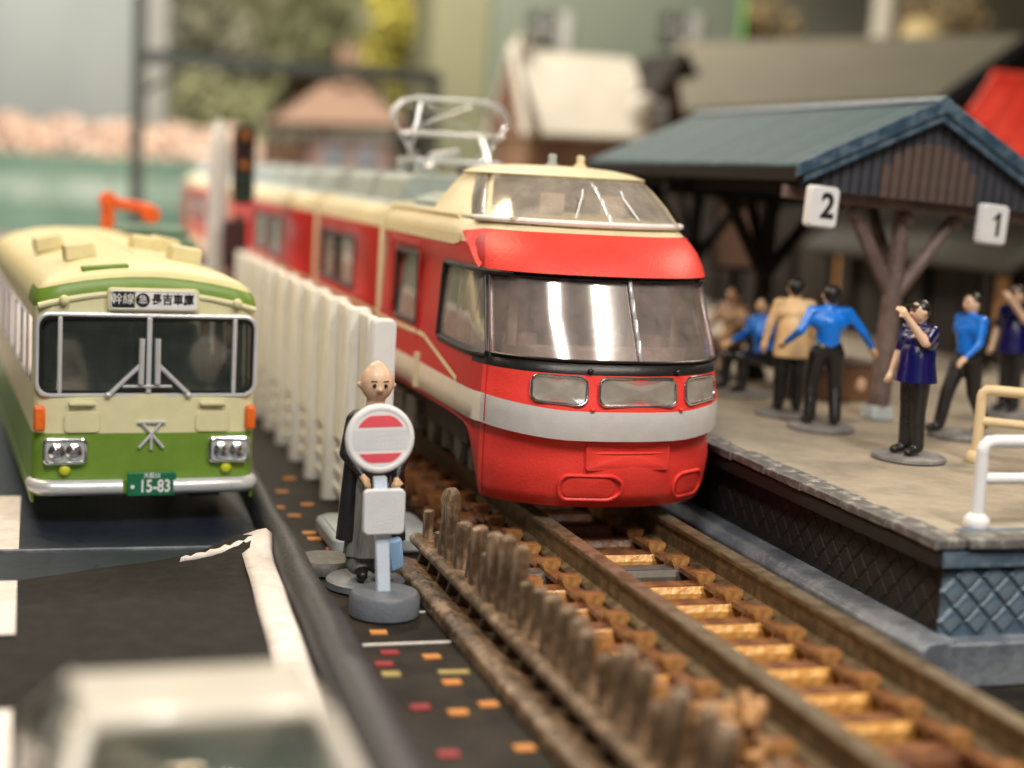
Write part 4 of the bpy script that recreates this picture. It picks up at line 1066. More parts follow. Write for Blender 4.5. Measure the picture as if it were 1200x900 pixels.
sl = thing('ground_plate', 'flat pale grey plate lying at the near end of the cream barrier', 'foot plate', (-2.1, 1.75, -.6))
part('plate', MB().prism(rrect(1.15, 1.15, .12), 'z', 0, .20), 'slab_grey', sl, bevel=.05)
part('rim', MB().tube([(p[0], p[1], .20) for p in rrect(1.0, 1.0, .10)], .02, 6, True), 'slab_grey', sl)

# ------------------------------------------------------------------ signal and white post
wp = thing('white_post', 'tall white round-topped post behind the cream barrier', 'post', (-2.42, 15, -.6))
part('post', MB().lathe([(.20, 0), (.20, 1.2), (.19, 3.4), (.21, 4.0), (.19, 4.4), (.12, 4.68), (.03, 4.82)], n=20), 'white', wp)
part('base', MB().lathe([(.3, 0), (.3, .1), (.18, .16)], n=20), 'slab_grey', wp)
sg = thing('railway_signal', 'dark railway signal mast with amber and green lenses left of the train', 'signal', (-2.12, 14.2, -.6))
part('mast', MB().cyl((0, 0, 0), (0, 0, 3.1), .09, .08, 12), 'mast_dark', sg)
hd = part('signal_head', MB().prism(rrect(.40, 1.42, .12), 'y', -.10, .10), 'signal_case', sg, loc=(.06, 0, 4.0), bevel=.03)
for i, m in enumerate(('lens_amber', 'signal_case', 'lens_amber', 'lens_green', 'lens_green')):
    ls = part('lens', MB().lathe([(.09, 0), (.08, .03), (.03, .05)], n=16), m, hd, loc=(0, -.10, .54 - i*.27), rot=(R(90), 0, 0))
    part('hood', MB().cyl((0, -.20, .54 - i*.27 + .04), (0, -.09, .54 - i*.27 + .04), .11, .12, 16, caps=False), 'black', hd)
part('back_box', MB().box((-.06, .05, 2.55), (.42, .3, .9)), 'signal_case', sg, bevel=.04)
part('ladder_bracket', MB().box((-.10, 0, 1.7), (.28, .2, .5)), 'signal_case', sg, bevel=.03)

# ------------------------------------------------------------------ round sign in front
sn = thing('round_sign', 'round white sign with two red segments on a pale blue post and grey foot', 'road sign', (-2.60, -.98, -.6))
part('foot', MB().lathe([(.30, 0), (.325, .02), (.325, .19), (.30, .225), (.12, .235), (.02, .235)], n=40), 'sign_base', sn)
lean = Matrix.Rotation(R(-4.2), 3, 'Y')
def L_(v): return tuple(lean @ Vector(v))
part('post', MB().prism([(-.065, .20), (.065, .20), (.060, 1.30), (-.060, 1.30)], 'y', -.04, .04), 'post_blue', sn, rot=(0, R(-4.2), 0), bevel=.012)
ds = part('disc', MB().lathe([(.285, -.045), (.31, -.03), (.315, 0), (.315, .03), (.295, .05), (.27, .052), (.265, .045), (.02, .045)], n=56), 'white', sn, loc=L_((0, -.04, 1.66)), rot=(R(90), R(-2), 0))
seg = MB()
def segm(s):
    pts = []; r = .235
    a0 = math.asin(.11 / r) if s > 0 else math.asin(.13 / r)
    for i in range(13):
        a = a0 + (PI - 2 * a0) * i / 12; pts.append((r * math.cos(a), min(r*math.sin(a), .215)))
    return [(x, s * y, .0485) for x, y in pts]
for s, n_ in ((1, 'upper'), (-1, 'lower')):
    lp = segm(s); mb = MB(); n = len(lp)
    mb.add(lp + [(x, y, .045) for x, y, z in lp], [tuple(range(n))] + [(i, (i+1) % n, n + (i+1) % n, n + i) for i in range(n)])
    part('red_segment', mb, 'sign_red', ds)
part('grey_band', MB().prism([(-.255, -.10), (.255, -.10), (.262, 0), (.255, .09), (-.255, .09), (-.262, 0)], 'z', .0455, .0470), 'sign_grey', ds)
part('lower_plate', MB().prism(rrect(.385, .42, .05), 'y', -.035, .035), 'sign_grey', sn, loc=L_((.015, -.06, .985)), rot=(0, R(-1), 0), bevel=.014)

# ------------------------------------------------------------------ people
def capsule(mb, p0, p1, r0, r1, m=0):
    p0 = Vector(p0); p1 = Vector(p1)
    mb.cyl(p0, p1, r0, r1, 14, m)
    mb.ell(p0, (r0, r0, r0), 14, 8, m); mb.ell(p1, (r1, r1, r1), 14, 8, m)
def remesh_body(name, bones, mats, parent, voxel=.016, smooth=2):
    """bones: (p0, p1, r0, r1, material, flat) -> one continuous voxel-fused surface, material by nearest bone"""
    mb = MB(); segs = []
    for bn in bones:
        p0, p1, r0, r1, m = bn[:5]
        if len(bn) > 5 and bn[5]:
            c = (Vector(p0) + Vector(p1)) / 2; mb.ell(c, bn[5], 20, 14, 0)
            segs.append(('e', c, Vector(bn[5]), m))
        else:
            capsule(mb, p0, p1, r0, r1); segs.append(('c', Vector(p0), Vector(p1), r0, r1, m))
    me = bpy.data.meshes.new('tmp'); me.from_pydata(mb.v, [], mb.f)
    o = bpy.data.objects.new('tmp', me); C.objects.link(o)
    r = o.modifiers.new('r', 'REMESH'); r.mode = 'VOXEL'; r.voxel_size = voxel
    if smooth:
        s = o.modifiers.new('s', 'SMOOTH'); s.factor = .5; s.iterations = smooth
    bpy.context.view_layer.update()
    dg = bpy.context.evaluated_depsgraph_get(); nm = bpy.data.meshes.new_from_object(o.evaluated_get(dg))
    bpy.data.objects.remove(o); bpy.data.meshes.remove(me)
    nm.name = name; nm.materials.clear()
    for m in mats: nm.materials.append(M[m])
    for p in nm.polygons:
        c = p.center; best = 1e9; bm__ = 0
        for sgm in segs:
            if sgm[0] == 'e':
                d = c - sgm[1]; q = Vector((d.x / sgm[2].x, d.y / sgm[2].y, d.z / sgm[2].z)); dd = (q.length - 1) * min(sgm[2])
                mm = sgm[3]
            else:
                a, b = sgm[1], sgm[2]; ab = b - a; t = max(0, min(1, (c - a).dot(ab) / max(1e-9, ab.length_squared)))
                dd = (c - (a + ab * t)).length - lerp(sgm[3], sgm[4], t); mm = sgm[5]
            if dd < best: best = dd; bm__ = mm
        p.material_index = bm__
    nm.shade_smooth()
    return link(name, nm, parent)
def arm(sh, el, wr, mu, mf, mh, r=.058):
    sh, el, wr = Vector(sh), Vector(el), Vector(wr); d = (wr - el).normalized(); 
    out = [(sh, el, r + .008, r - .008, mu), (el, wr, r - .006, .034, mf)]
    up = Vector((0, 0, 1)) if abs(d.z) < .8 else Vector((1, 0, 0))
    sd = d.cross(up).normalized()
    palm = wr + d * .065
    out.append((wr, palm, .034, .040, mh))
    for k, (o_, ln) in enumerate(((-.036, .062), (-.013, .075), (.012, .072), (.035, .055))):
        b = palm + sd * o_; nrm = d.cross(sd)
        m1 = b + d * ln * .6; out.append((b, m1, .0145, .0135, mh)); out.append((m1, m1 + (d * .7 + nrm * .7) * ln * .6, .0135, .0115, mh))
    th = wr + d * .02 - sd * .03; out.append((th, th - sd * .04 + d * .035, .0165, .0135, mh))
    return out
# material slots of a person: 0 skin 1 top 2 trousers 3 shoes
def leg(hp, kn, an, toe, m=2, ms=3):
    return [(hp, kn, .104, .078, m), (kn, an, .078, .066, m), (Vector(an) + Vector((0, 0, -.02)), toe, .052, .044, ms)]
def person(label, loc, rz, top, P, sleeves=1, hair='black', skin='skin', trousers='trousers', disc=True, cap=False, group='painted passengers on the platform', scale=1.0, dz=0.0):
    t = thing('person', label, 'person', loc, rz, group); t.scale = (1.13, 1.10, 1.0)
    J = P
    b = []
    b += leg(J['hipL'], J['kneeL'], J['ankL'], J['toeL']); b += leg(J['hipR'], J['kneeR'], J['ankR'], J['toeR'])
    pe = Vector(J['pelvis']); chst = Vector(J['chest']); nk = Vector(J['neck']); hdp = Vector(J['head'])
    b += [(pe + Vector((-.06, 0, 0)), pe + Vector((.06, 0, 0)), .115, .115, 2), (pe + Vector((0, 0, .10)), chst, .125, .145, 1),
          (chst + Vector((-.10, 0, .03)), chst + Vector((.10, 0, .03)), .118, .118, 1),
          (Vector(J['shL']), Vector(J['shR']), .070, .070, 1), (chst, nk, .10, .058, 1), (nk, hdp, .050, .052, 0)]
    b.append((hdp, hdp, 0, 0, 0, (.086, .098, .122)))
    fw = Vector(J.get('face', (0, -1, 0)))
    b.append((hdp + fw * .085 + Vector((0, 0, -.01)), hdp + fw * .112 + Vector((0, 0, -.018)), .014, .018, 0))
    sd = Vector((-fw.y, fw.x, 0))
    for s in (-1, 1): b.append((hdp + sd * s * .083, hdp + sd * s * .092, .022, .020, 0))
    m_fore = 1 if sleeves else 0; m_up = 1 if sleeves else 1
    b += arm(J['shL'], J['elL'], J['wrL'], m_up, m_fore, 0); b += arm(J['shR'], J['elR'], J['wrR'], m_up, m_fore, 0)
    remesh_body('body', b, [skin, top, trousers, 'black'], t)
    # hair as a shell over the back and crown
    hb_ = [(hdp - fw * .022 + Vector((0, 0, .028)),) * 2 + (0, 0, 0, (.094, .098, .112))]
    hb_.append((hdp - fw * .055 + Vector((0, 0, -.035)), hdp - fw * .05 + Vector((0, 0, .02)), .058, .07, 0))
    hr = remesh_body('hair', hb_, [hair], t, .016, 1)
    if cap: part('cap_peak', MB().ell(hdp + fw * .10 + Vector((0, 0, .07)), (.075, .075, .016)), hair, t)
    em_ = MB()
    for s in (-1, 1): em_.ell(hdp + fw * .092 + sd * s * .034 + Vector((0, 0, .012)), (.011, .011, .010), 8, 6)
    part('eyes', em_, 'print_black', t)
    part('mouth', MB().ell(hdp + fw * .094 + Vector((0, 0, -.058)), (.022, .008, .006), 8, 5, rot=Matrix.Rotation(math.atan2(fw.x, -fw.y), 3, 'Z')), 'sign_red', t)
    if disc: part('base_disc', MB().lathe([(.33, 0), (.36, .012), (.355, .045), (.33, .055), (.02, .055)], (J.get('dx', 0), J.get('dy', 0), -.055 - .0), 24), 'disc_grey', t, bevel=0)
    return t
def pose(**k):
    P = dict(hipL=(-.095, 0, .86), kneeL=(-.10, -.02, .47), ankL=(-.10, 0, .09), toeL=(-.12, -.12, .045),
             hipR=(.095, 0, .86), kneeR=(.10, -.02, .47), ankR=(.10, 0, .09), toeR=(.12, -.12, .045),
             pelvis=(0, 0, .92), chest=(0, 0, 1.22), neck=(0, 0, 1.43), head=(0, -.01, 1.55), shL=(-.17, 0, 1.36), shR=(.17, 0, 1.36),
             elL=(-.24, 0, 1.10), wrL=(-.25, -.05, .86), elR=(.24, 0, 1.10), wrR=(.25, -.05, .86))
    P.update(k); return P
PZ = .65 + .055
# seen from behind, arms held wide
person('man in a bright blue shirt seen from behind, arms held out from his sides', (3.35, 1.92, PZ), R(172), 'shirt_blue',
       pose(elL=(-.36, .04, 1.15), wrL=(-.50, -.02, .95), elR=(.33, .06, 1.13), wrR=(.38, -.22, .96), kneeL=(-.13, -.04, .47), ankL=(-.13, .05, .09), toeL=(-.15, -.06, .045),
            kneeR=(.12, -.08, .47), ankR=(.13, -.02, .09), toeR=(.15, -.14, .045), shL=(-.20, 0, 1.36), shR=(.20, 0, 1.36)))
def camera_pose():
    return pose(elL=(-.23, -.02, 1.10), wrL=(-.21, -.12, .88), elR=(.20, -.10, 1.24), wrR=(.08, -.25, 1.50), kneeL=(-.07, 0, .47), ankL=(-.07, .0, .09), toeL=(-.08, -.13, .045),
            kneeR=(.07, 0, .47), ankR=(.08, .02, .09), toeR=(.10, -.11, .045), hipL=(-.07, 0, .86), hipR=(.07, 0, .86), head=(0, -.03, 1.55))
nv = person('nearest person in a glossy navy vest with both forearms raised to the face', (3.39, .02, PZ), R(-80), 'vest_navy', camera_pose(), sleeves=0, cap=True, skin='skin_pale')
# vest skirt
part('vest_hem', MB().lathe([(.205, .80), (.20, .84), (.175, 1.0), (.17, 1.12), (.14, 1.2)], n=24), 'vest_navy', nv, smooth=60)
nv2 = copy_tree(nv, label='second navy vest person with raised forearms, farther back at the right edge', loc=(6.78, 3.1, PZ), rz=R(-70))
person('man in a blue shirt striding to the left across the platform', (4.95, 1.41, PZ), R(-82), 'shirt_blue',
       pose(hipL=(-.07, -.03, .86), kneeL=(-.08, -.16, .50), ankL=(-.08, -.24, .09), toeL=(-.09, -.37, .05), hipR=(.07, .03, .86), kneeR=(.08, .06, .48), ankR=(.08, .24, .12), toeR=(.09, .13, .045),
            elL=(-.22, .10, 1.12), wrL=(-.20, .13, .90), elR=(.22, -.06, 1.10), wrR=(.2, -.22, .93)), skin='skin_pale')
bgm = person('man in a beige coat standing with his back turned beside the blue shirt', (3.42, 2.95, PZ), R(160), 'coat_beige',
       pose(elL=(-.24, -.06, 1.12), wrL=(-.23, -.16, .90), elR=(.26, .02, 1.10), wrR=(.30, .0, .86)), skin='skin')
part('coat_hem', MB().lathe([(.20, .70), (.205, .76), (.185, 1.0), (.175, 1.12), (.14, 1.2)], n=24), 'coat_beige', bgm, smooth=60)
hidden_ = 0
st_p = pose(pelvis=(0, 0, .50), chest=(0, -.02, .82), neck=(0, -.03, 1.04), head=(0, -.05, 1.17), shL=(-.18, -.02, .98), shR=(.18, -.02, .98),
            hipL=(-.09, -.02, .46), kneeL=(-.13, -.44, .48), ankL=(-.13, -.46, .09), toeL=(-.14, -.60, .045), hipR=(.09, -.02, .46), kneeR=(.13, -.40, .49), ankR=(.12, -.36, .09), toeR=(.13, -.50, .045),
            elL=(-.24, -.14, .76), wrL=(-.18, -.38, .66), elR=(.22, -.20, .80), wrR=(.10, -.36, 1.02), dy=-.3)
person('seated man in a blue shirt and black trousers with one hand raised', (3.95, 4.75, PZ), R(-85), 'shirt_blue', st_p, group='seated passengers')
sp2 = dict(st_p); sp2.update(wrR=(.2, -.42, .68), elR=(.24, -.16, .76))
person('seated figure dressed in brown beyond the right edge of the train front', (4.35, 6.6, PZ), R(-60), 'coat_brown', sp2, trousers='coat_brown', group='seated passengers')
person('person at the right edge, only the base disc showing under the railing', (4.15, -1.72, PZ), R(30), 'coat_beige', pose())

# bench and boxes under the canopy
bn = thing('platform_bench', 'dark brown wooden bench in the shade of the canopy', 'bench', (4.35, 5.4, .65), R(4))
for i in range(4): part('seat_slat', MB().box((-.30 + i*.17, 0, .40), (.14, 2.6, .05)), 'wood_dark', bn, bevel=.01)
for i in range(3): part('back_slat', MB().box((.30, 0, .55 + i*.14), (.05, 2.6, .11)), 'wood_dark', bn, bevel=.01)
for y in (-1.1, 1.1):
    for x in (-.28, .28): part('leg', MB().box((x, y, .19), (.08, .08, .38)), 'wood_dark', bn)
bx2 = thing('wooden_chest', 'reddish brown wooden chest behind the man with arms held out', 'chest', (4.95, 4.4, .65), R(8))
part('chest_body', MB().box((0, 0, .24), (.75, .6, .48)), 'bus_wood', bx2, bevel=.03)
part('lid', MB().box((0, 0, .52), (.80, .64, .08)), 'wood_brown', bx2, bevel=.03)
part('pale_knob', MB().ell((.12, -.33, .24), (.08, .06, .10)), 'skin_pale', bx2)

# ------------------------------------------------------------------ bald figure behind the sign
mk = thing('person', 'bald egg-headed figure in a black robe standing behind the round sign', 'person', (-2.56, -.05, -.50))
hdm = Vector((0, -.04, 1.93))
bones = [((-.10, 0, .16), (-.07, 0, .95), .13, .15, 2), ((.10, 0, .16), (.07, 0, .95), .13, .15, 2), ((0, 0, .3), (0, 0, 1.0), .17, .16, 2),
         ((0, 0, 1.0), (0, 0, 1.45), .19, .20, 1), ((-.16, 0, 1.56), (.16, 0, 1.56), .11, .11, 1), ((0, 0, 1.5), (0, -.02, 1.78), .12, .09, 0),
         (hdm, hdm, 0, 0, 0, (.162, .155, .185)), (hdm + Vector((0, .0, .10)), hdm + Vector((0, 0, .17)), .11, .045, 0),
         (hdm + Vector((0, -.15, -.05)), hdm + Vector((0, -.165, -.055)), .02, .022, 0)]
for s in (-1, 1): bones.append((hdm + Vector((s*.155, .01, -.03)), hdm + Vector((s*.17, .01, -.02)), .03, .028, 0))
bones += arm((-.19, 0, 1.55), (-.27, -.08, 1.25), (-.15, -.24, 1.06), 1, 1, 3, .085)
bones += arm((.19, 0, 1.55), (.27, -.06, 1.22), (.20, -.20, 1.02), 1, 1, 3, .085)
bones += [((-.08, -.05, .10), (-.10, -.2, .07), .07, .055, 4), ((.10, -.05, .10), (.11, -.2, .07), .07, .055, 4)]
remesh_body('body', bones, ['skin_pale', 'robe_black', 'robe_grey', 'skin', 'black'], mk, .017, 2)
fm = MB()
for s in (-1, 1): fm.ell(hdm + Vector((s*.055, -.150, -.01)), (.019, .014, .020), 10, 7)
part('eyes', fm, 'print_black', mk)
fm = MB()
for s in (-1, 1): fm.cyl(hdm + Vector((s*.03, -.150, .030)), hdm + Vector((s*.085, -.138, .036)), .008, .006, 6)
part('eyebrows', fm, 'bus_wood', mk)
part('mouth', MB().cyl(hdm + Vector((-.03, -.146, -.09)), hdm + Vector((.03, -.146, -.09)), .010, .010, 6), 'bus_wood', mk)
sk = MB(); n = 28; vs = []
for k, (z, r) in enumerate(((1.04, .185), (.8, .20), (.5, .215), (.24, .235))):
    for i in range(n):
        a = 2 * PI * i / n; q = r * (1 + .07 * math.cos(a * 9)); vs.append((q * math.cos(a) * 1.05, q * math.sin(a) * .85, z))
sk.add(vs, [(k*n+i, k*n+(i+1) % n, (k+1)*n+(i+1) % n, (k+1)*n+i) for k in range(3) for i in range(n)])
part('pleated_skirt', sk, 'robe_grey', mk, smooth=60)
cb = MB(); cb.cyl((-.21, -.07, 1.50), (-.24, -.02, .40), .06, .10, 10); cb.cyl((.21, -.05, 1.50), (.25, 0, .38), .07, .11, 10)
part('robe_front', cb, 'robe_black', mk, smooth=60)
part('blue_cloth', MB().prism([(.10, .42), (.26, .46), (.30, .16), (.16, .10)], 'y', -.28, -.16), 'cloth_blue', mk, bevel=.03)
part('white_collar', MB().tube([(-.10, -.13, 1.72), (0, -.215, 1.45), (.10, -.13, 1.72)], .03, 8), 'white', mk)
part('base_disc', MB().lathe([(.36, 0), (.39, .02), (.385, .08), (.36, .10), (.02, .10)], (-.02, .02, -.10), 36), 'sign_base', mk)
d2 = thing('loose_disc', 'dark glossy round foot lying behind the foot of the round sign', 'disc', (-2.86, .62, -.6))
part('disc', MB().lathe([(.30, 0), (.33, .02), (.32, .10), (.28, .14), (.1, .15), (.02, .15)], n=32), 'bogie', d2)

# ------------------------------------------------------------------ blurred white car in front
cv = thing('white_car', 'blurred white car in the near left corner, only its roof and glass showing', 'car', (-4.93, -7.5, -.40), R(2))
cv.scale = (.98, .85, .97)
cb = MB()
cb.prism([(-1.75, .32), (-1.78, .62), (-1.68, .82), (-1.0, .90), (1.1, .90), (1.95, .78), (2.15, .58), (2.15, .30)], 'x', -.80, .80)
part('body', cb, 'car_white', cv, bevel=.09)
rf = MB(); 
rf.add([(-.60, .10, 1.38), (.60, .10, 1.38), (.58, .85, 1.36), (-.58, .85, 1.36), (-.56, .02, 1.30), (.56, .02, 1.30), (.58, .93, 1.28), (-.58, .93, 1.28)],
       [(0, 1, 2, 3), (7, 6, 5, 4), (0, 4, 5, 1), (1, 5, 6, 2), (2, 6, 7, 3), (3, 7, 4, 0)])
part('roof', rf, 'car_white', cv, bevel=.10)
for s in (-1, 1):
    part('pillar', MB().cyl((s*.57, .06, 1.31), (s*.76, -.62, .86), .055, .065, 8), 'car_white', cv)
    part('pillar', MB().cyl((s*.56, .90, 1.30), (s*.76, 1.75, .84), .05, .05, 8), 'car_white', cv)
    part('pillar', MB().cyl((s*.57, .45, 1.32), (s*.77, .45, .88), .035, .04, 8), 'car_white', cv)
    part('side_window', MB().add([(s*.60, .08, 1.30), (s*.59, .88, 1.30), (s*.765, 1.7, .88), (s*.765, -.55, .88)], [(0, 1, 2, 3)]), 'bus_glass', cv, solid=.01)
    part('tail_lamp', MB().box((s*.62, -1.78, .66), (.28, .05, .16)), 'sign_red', cv, bevel=.02)
    for y in (-1.15, 1.35):
        w = part('wheel', MB().cyl((s*.62, y, .28), (s*.82, y, .28), .28, .28, 24), 'tyre', cv, bevel=.03)
        part('rim', MB().cyl((s*.82, y, .28), (s*.835, y, .28), .16, .14, 18), 'silver', w)
part('rear_window', MB().add([(-.54, .04, 1.29), (.54, .04, 1.29), (.72, -.60, .89), (-.72, -.60, .89)], [(0, 1, 2, 3)]), 'bus_glass', cv, solid=.01)
part('windscreen', MB().add([(-.55, .93, 1.28), (.55, .93, 1.28), (.72, 1.75, .86), (-.72, 1.75, .86)], [(0, 1, 2, 3)]), 'bus_glass', cv, solid=.01)
part('inner_seat', MB().box((0, .35, .98), (1.2, .3, .34)), 'bus_inside', cv, bevel=.08)
part('bumper', MB().tube([(-.8, -1.6, .42), (-.76, -1.80, .42), (.76, -1.80, .42), (.8, -1.6, .42)], .06, 8), 'silver', cv)

# ------------------------------------------------------------------ far background
def tree(name, label, loc, h, r, m, n=900, leaf=.28, group=None, seed=1, cat='tree', tr=.22):
    rg = random.Random(seed); t = thing(name, label, cat, loc, 0, group)
    tk = MB(); tk.cyl((0, 0, 0), (.1, 0, h * .55), tr, tr * .55, 10)
    for k in range(6):
        a = 2 * PI * k / 6; tk.cyl((.05, 0, h * (.3 + .04 * k)), (math.cos(a) * r * .6, math.sin(a) * r * .6, h * (.55 + .06 * k)), tr * .4, tr * .15, 6)
    part('trunk', tk, 'trunk', t)
    cl = [(rg.uniform(-.7, .7) * r, rg.uniform(-.6, .6) * r, h * rg.uniform(.45, .95), r * rg.uniform(.28, .5)) for _ in range(12)]
    mb = MB()
    for _ in range(n):
        cx, cy, cz, cr_ = rg.choice(cl)
        d = Vector((rg.gauss(0, 1), rg.gauss(0, 1), rg.gauss(0, .8))); d = d.normalized() * cr_ * rg.uniform(.6, 1.05)
        c = Vector((cx, cy, cz)) + d; u = Vector((rg.gauss(0, 1), rg.gauss(0, 1), rg.gauss(0, 1))).normalized(); w = u.orthogonal().normalized()
        v = u.cross(w); s = leaf * rg.uniform(.6, 1.2)
        mb.add([c + w * s, c + v * s * .5, c - w * s, c - v * s * .5], [(0, 1, 2, 3)])
    part('crown', mb, m, t, smooth=0)
    return t
# catenary mast and beam
cm_ = thing('catenary_mast', 'dark blurred overhead line mast with a long horizontal beam', 'catenary mast', (-2.75, 34, -.6))
part('mast', MB().box((0, 0, 7.0), (.38, .36, 14.0)), 'mast_dark', cm_, bevel=.04)
part('beam', MB().box((4.5, 0, 7.05), (9.4, .3, .42)), 'mast_dark', cm_)
part('bracket', MB().cyl((.2, 0, 6.0), (1.4, 0, 6.9), .09, .09, 8), 'mast_dark', cm_)
part('mast', MB().box((9.2, 0, 3.6), (.34, .34, 7.2)), 'mast_dark', cm_)
# teal sound wall, blossom row behind it
tw = thing('teal_fence', 'blurred teal fence with a paler band across it, far behind the bus', 'fence', (-14, 52, -.6))
for i in range(8):
    part('lower_panel', MB().box((1.4 + i*2.8, 0, 1.35), (2.76, .2, 1.3)), 'teal', tw); part('pale_panel', MB().box((1.4 + i*2.8, 0, 2.55), (2.76, .16, 1.05)), 'teal_pale', tw)
    part('upper_panel', MB().box((1.4 + i*2.8, 0, 3.55), (2.76, .2, .9)), 'teal', tw); part('foot_panel', MB().box((1.4 + i*2.8, .3, .4), (2.76, .4, .8)), 'pavement_mauve', tw)
for i in range(7):
    x = -13 + i * 2.35
    t = thing('blossom_bush', ['leftmost pale peach blossom bush behind the teal fence', 'second pale peach blossom bush from the left behind the teal fence', 'third pale peach blossom bush behind the teal fence', 'peach blossom bush left of the dark mast', 'peach blossom bush directly behind the dark mast', 'peach blossom bush right of the dark mast', 'rightmost peach blossom bush behind the train'][i], 'bush', (x + 1.2, 56 + (i % 2), -.6), 0, 'peach blossom bushes behind the teal fence')
    rg = random.Random(50 + i); mb = MB()
    for _ in range(1500):
        d = Vector((rg.gauss(0, 1), rg.gauss(0, 1), rg.gauss(0, 1))).normalized() * rg.uniform(.7, 1.0)
        c = Vector((d.x * 2.1, d.y * 1.0, 4.35 + d.z * 1.15 + .1 * math.sin(d.x * 6))); u = Vector((rg.gauss(0, 1), rg.gauss(0, 1), rg.gauss(0, 1))).normalized(); w = u.orthogonal().normalized(); v = u.cross(w); s = .24
        mb.add([c + w*s, c + v*s, c - w*s, c - v*s], [(0, 1, 2, 3)])
    part('crown', mb, 'blossom', t, smooth=0); part('trunk', MB().cyl((0, 0, 0), (0, 0, 4.0), .2, .14, 8), 'trunk', t)
for x, lab in ((-.25, 'pale grey column rising behind the dark mast'),):
    pc = thing('pale_column', lab, 'column', (x, 62, -.6)); part('column', MB().box((0, 0, 10), (1.0, 1.0, 20)), 'column_pale', pc, bevel=.1); part('base', MB().box((0, 0, .5), (1.7, 1.4, 1.0)), 'column_pale', pc)
tree('hill_tree', 'grey green tree to the left behind the overhead beam', (2.4, 70, -.6), 13, 4.0, 'leaf_grey', 1500, .5, 'trees behind the overhead beam', 3)
tree('hill_tree', 'olive green tree behind the middle of the overhead beam', (7.0, 72, -.6), 15, 4.6, 'leaf_green', 1700, .5, 'trees behind the overhead beam', 4)
tree('hill_tree', 'low green tree between the mast and the pink house', (2.6, 60, -.6), 7.6, 2.6, 'leaf_green', 1200, .4, 'trees behind the overhead beam', 5)
tree('hill_tree', 'dull straw coloured tree high behind the pink house', (10.5, 78, -.6), 17, 4.0, 'leaf_straw', 1400, .5, 'trees behind the overhead beam', 8)
tree('yellow_tree', 'tall yellow green tree left of the grey green building', (9.9, 50, -.6), 13, 2.3, 'leaf_yellow', 1800, .4, None, 6)
tree('dark_tree', 'dark green tree under the yellow green one', (9.3, 47, -.6), 7.4, 1.3, 'mast_dark', 900, .35, None, 7)
# pink house
hs = thing('pink_house', 'blurred pink house with a broad brown pink roof', 'house', (5.4, 45, -.6))
part('wall', MB().box((.3, 0, 2.6), (3.2, 3, 5.2)), 'pink_wall', hs)
part('roof', MB().add([(-2.6, -2.0, 5.6), (2.3, -2.0, 5.8), (2.3, 2, 5.8), (-2.6, 2, 5.6), (-.6, 0, 7.2), (.9, 0, 7.2), (-2.5, -1.9, 5.45), (2.2, -1.9, 5.6), (2.2, 1.9, 5.6), (-2.5, 1.9, 5.45)],
     [(0, 1, 5, 4), (1, 2, 5), (2, 3, 4, 5), (3, 0, 4), (0, 6, 7, 1), (1, 7, 8, 2), (2, 8, 9, 3), (3, 9, 6, 0), (9, 8, 7, 6)]), 'pink_roof', hs)
part('chimney', MB().box((.3, 0, 7.9), (.8, .8, 1.6)), 'pink_roof', hs)
for x in (-.35, .9):
    w = part('window', MB().box((x, -1.53, 4.35), (.75, .08, 1.1)), 'window_pale', hs); part('pane', MB().box((x, -1.58, 4.35), (.55, .04, .9)), 'plinth', w)
part('side_wing', MB().box((-2.0, .2, 2.4), (1.4, 2.2, 4.8)), 'cottage_wood', hs)
# grey green block
bk = thing('grey_building', 'large plain grey green building with two small windows, far behind', 'building', (16.5, 48, -.6))
part('wall', MB().box((.3, 0, 7.5), (10.6, 6, 15)), 'block_green', bk)
part('side_wing', MB().box((-6.2, .6, 7.5), (2.3, 6, 15)), 'block_side', bk)
part('green_edge', MB().box((5.66, -2.9, 7.5), (.10, .3, 15)), 'neon_green', bk)
for x, z in ((-3.0, 10.0), (2.6, 10.4)):
    w = part('window', MB().box((x, -3.05, z), (1.2, .14, 1.25)), 'mast_dark', bk)
    part('sash', MB().box((x + .9, -3.06, z - .1), (.5, .12, 1.5)), 'column_pale', w)
    part('mullion', MB().box((x, -3.13, z), (.10, .04, 1.2)), 'column_pale', w); part('mullion', MB().box((x, -3.13, z), (1.1, .05, .1)), 'column_pale', w)
part('cornice', MB().box((.3, -.1, 15.1), (10.9, 6.2, .3)), 'block_green', bk)
# cottage with white roof
ct = thing('cottage', 'brown timber cottage with a white roof and a dark gabled dormer', 'house', (9.0, 28, -.6))
part('wall', MB().box((0, 0, 2.6), (3.6, 3.4, 5.2)), 'cottage_wood', ct)
rfw = MB(); rfw.add([(-1.45, -2.1, 5.3), (2.0, -2.1, 5.35), (1.75, 0, 7.65), (-1.75, 0, 7.65), (2.0, 2.1, 5.35), (-1.45, 2.1, 5.3)], [(0, 1, 2, 3), (3, 2, 4, 5)])
part('roof', rfw, 'cottage_roof', ct, smooth=0, solid=.14)
part('gable', MB().prism([(-1.9, 5.2), (1.9, 5.2), (0, 7.35)], 'x', -1.95, -1.6), 'cottage_wood', ct)
part('barge_board', MB().tube([(-1.9, -1.9, 5.2), (-1.85, 0, 7.7), (-1.9, 1.9, 5.2)], .14, 6), 'cottage_roof', ct)
part('dormer', MB().prism([(1.6, 4.6), (3.1, 4.6), (3.1, 6.2), (2.35, 7.5), (1.6, 6.2)], 'y', -2.3, .5), 'cottage_wood', ct)
for s in (-1, 1): part('dormer_roof', MB().prism([(2.35, 7.75), (2.35 + s*1.15, 6.0), (2.35 + s*1.0, 5.95), (2.35, 7.55)], 'y', -2.6, .6), 'wood_dark', ct)
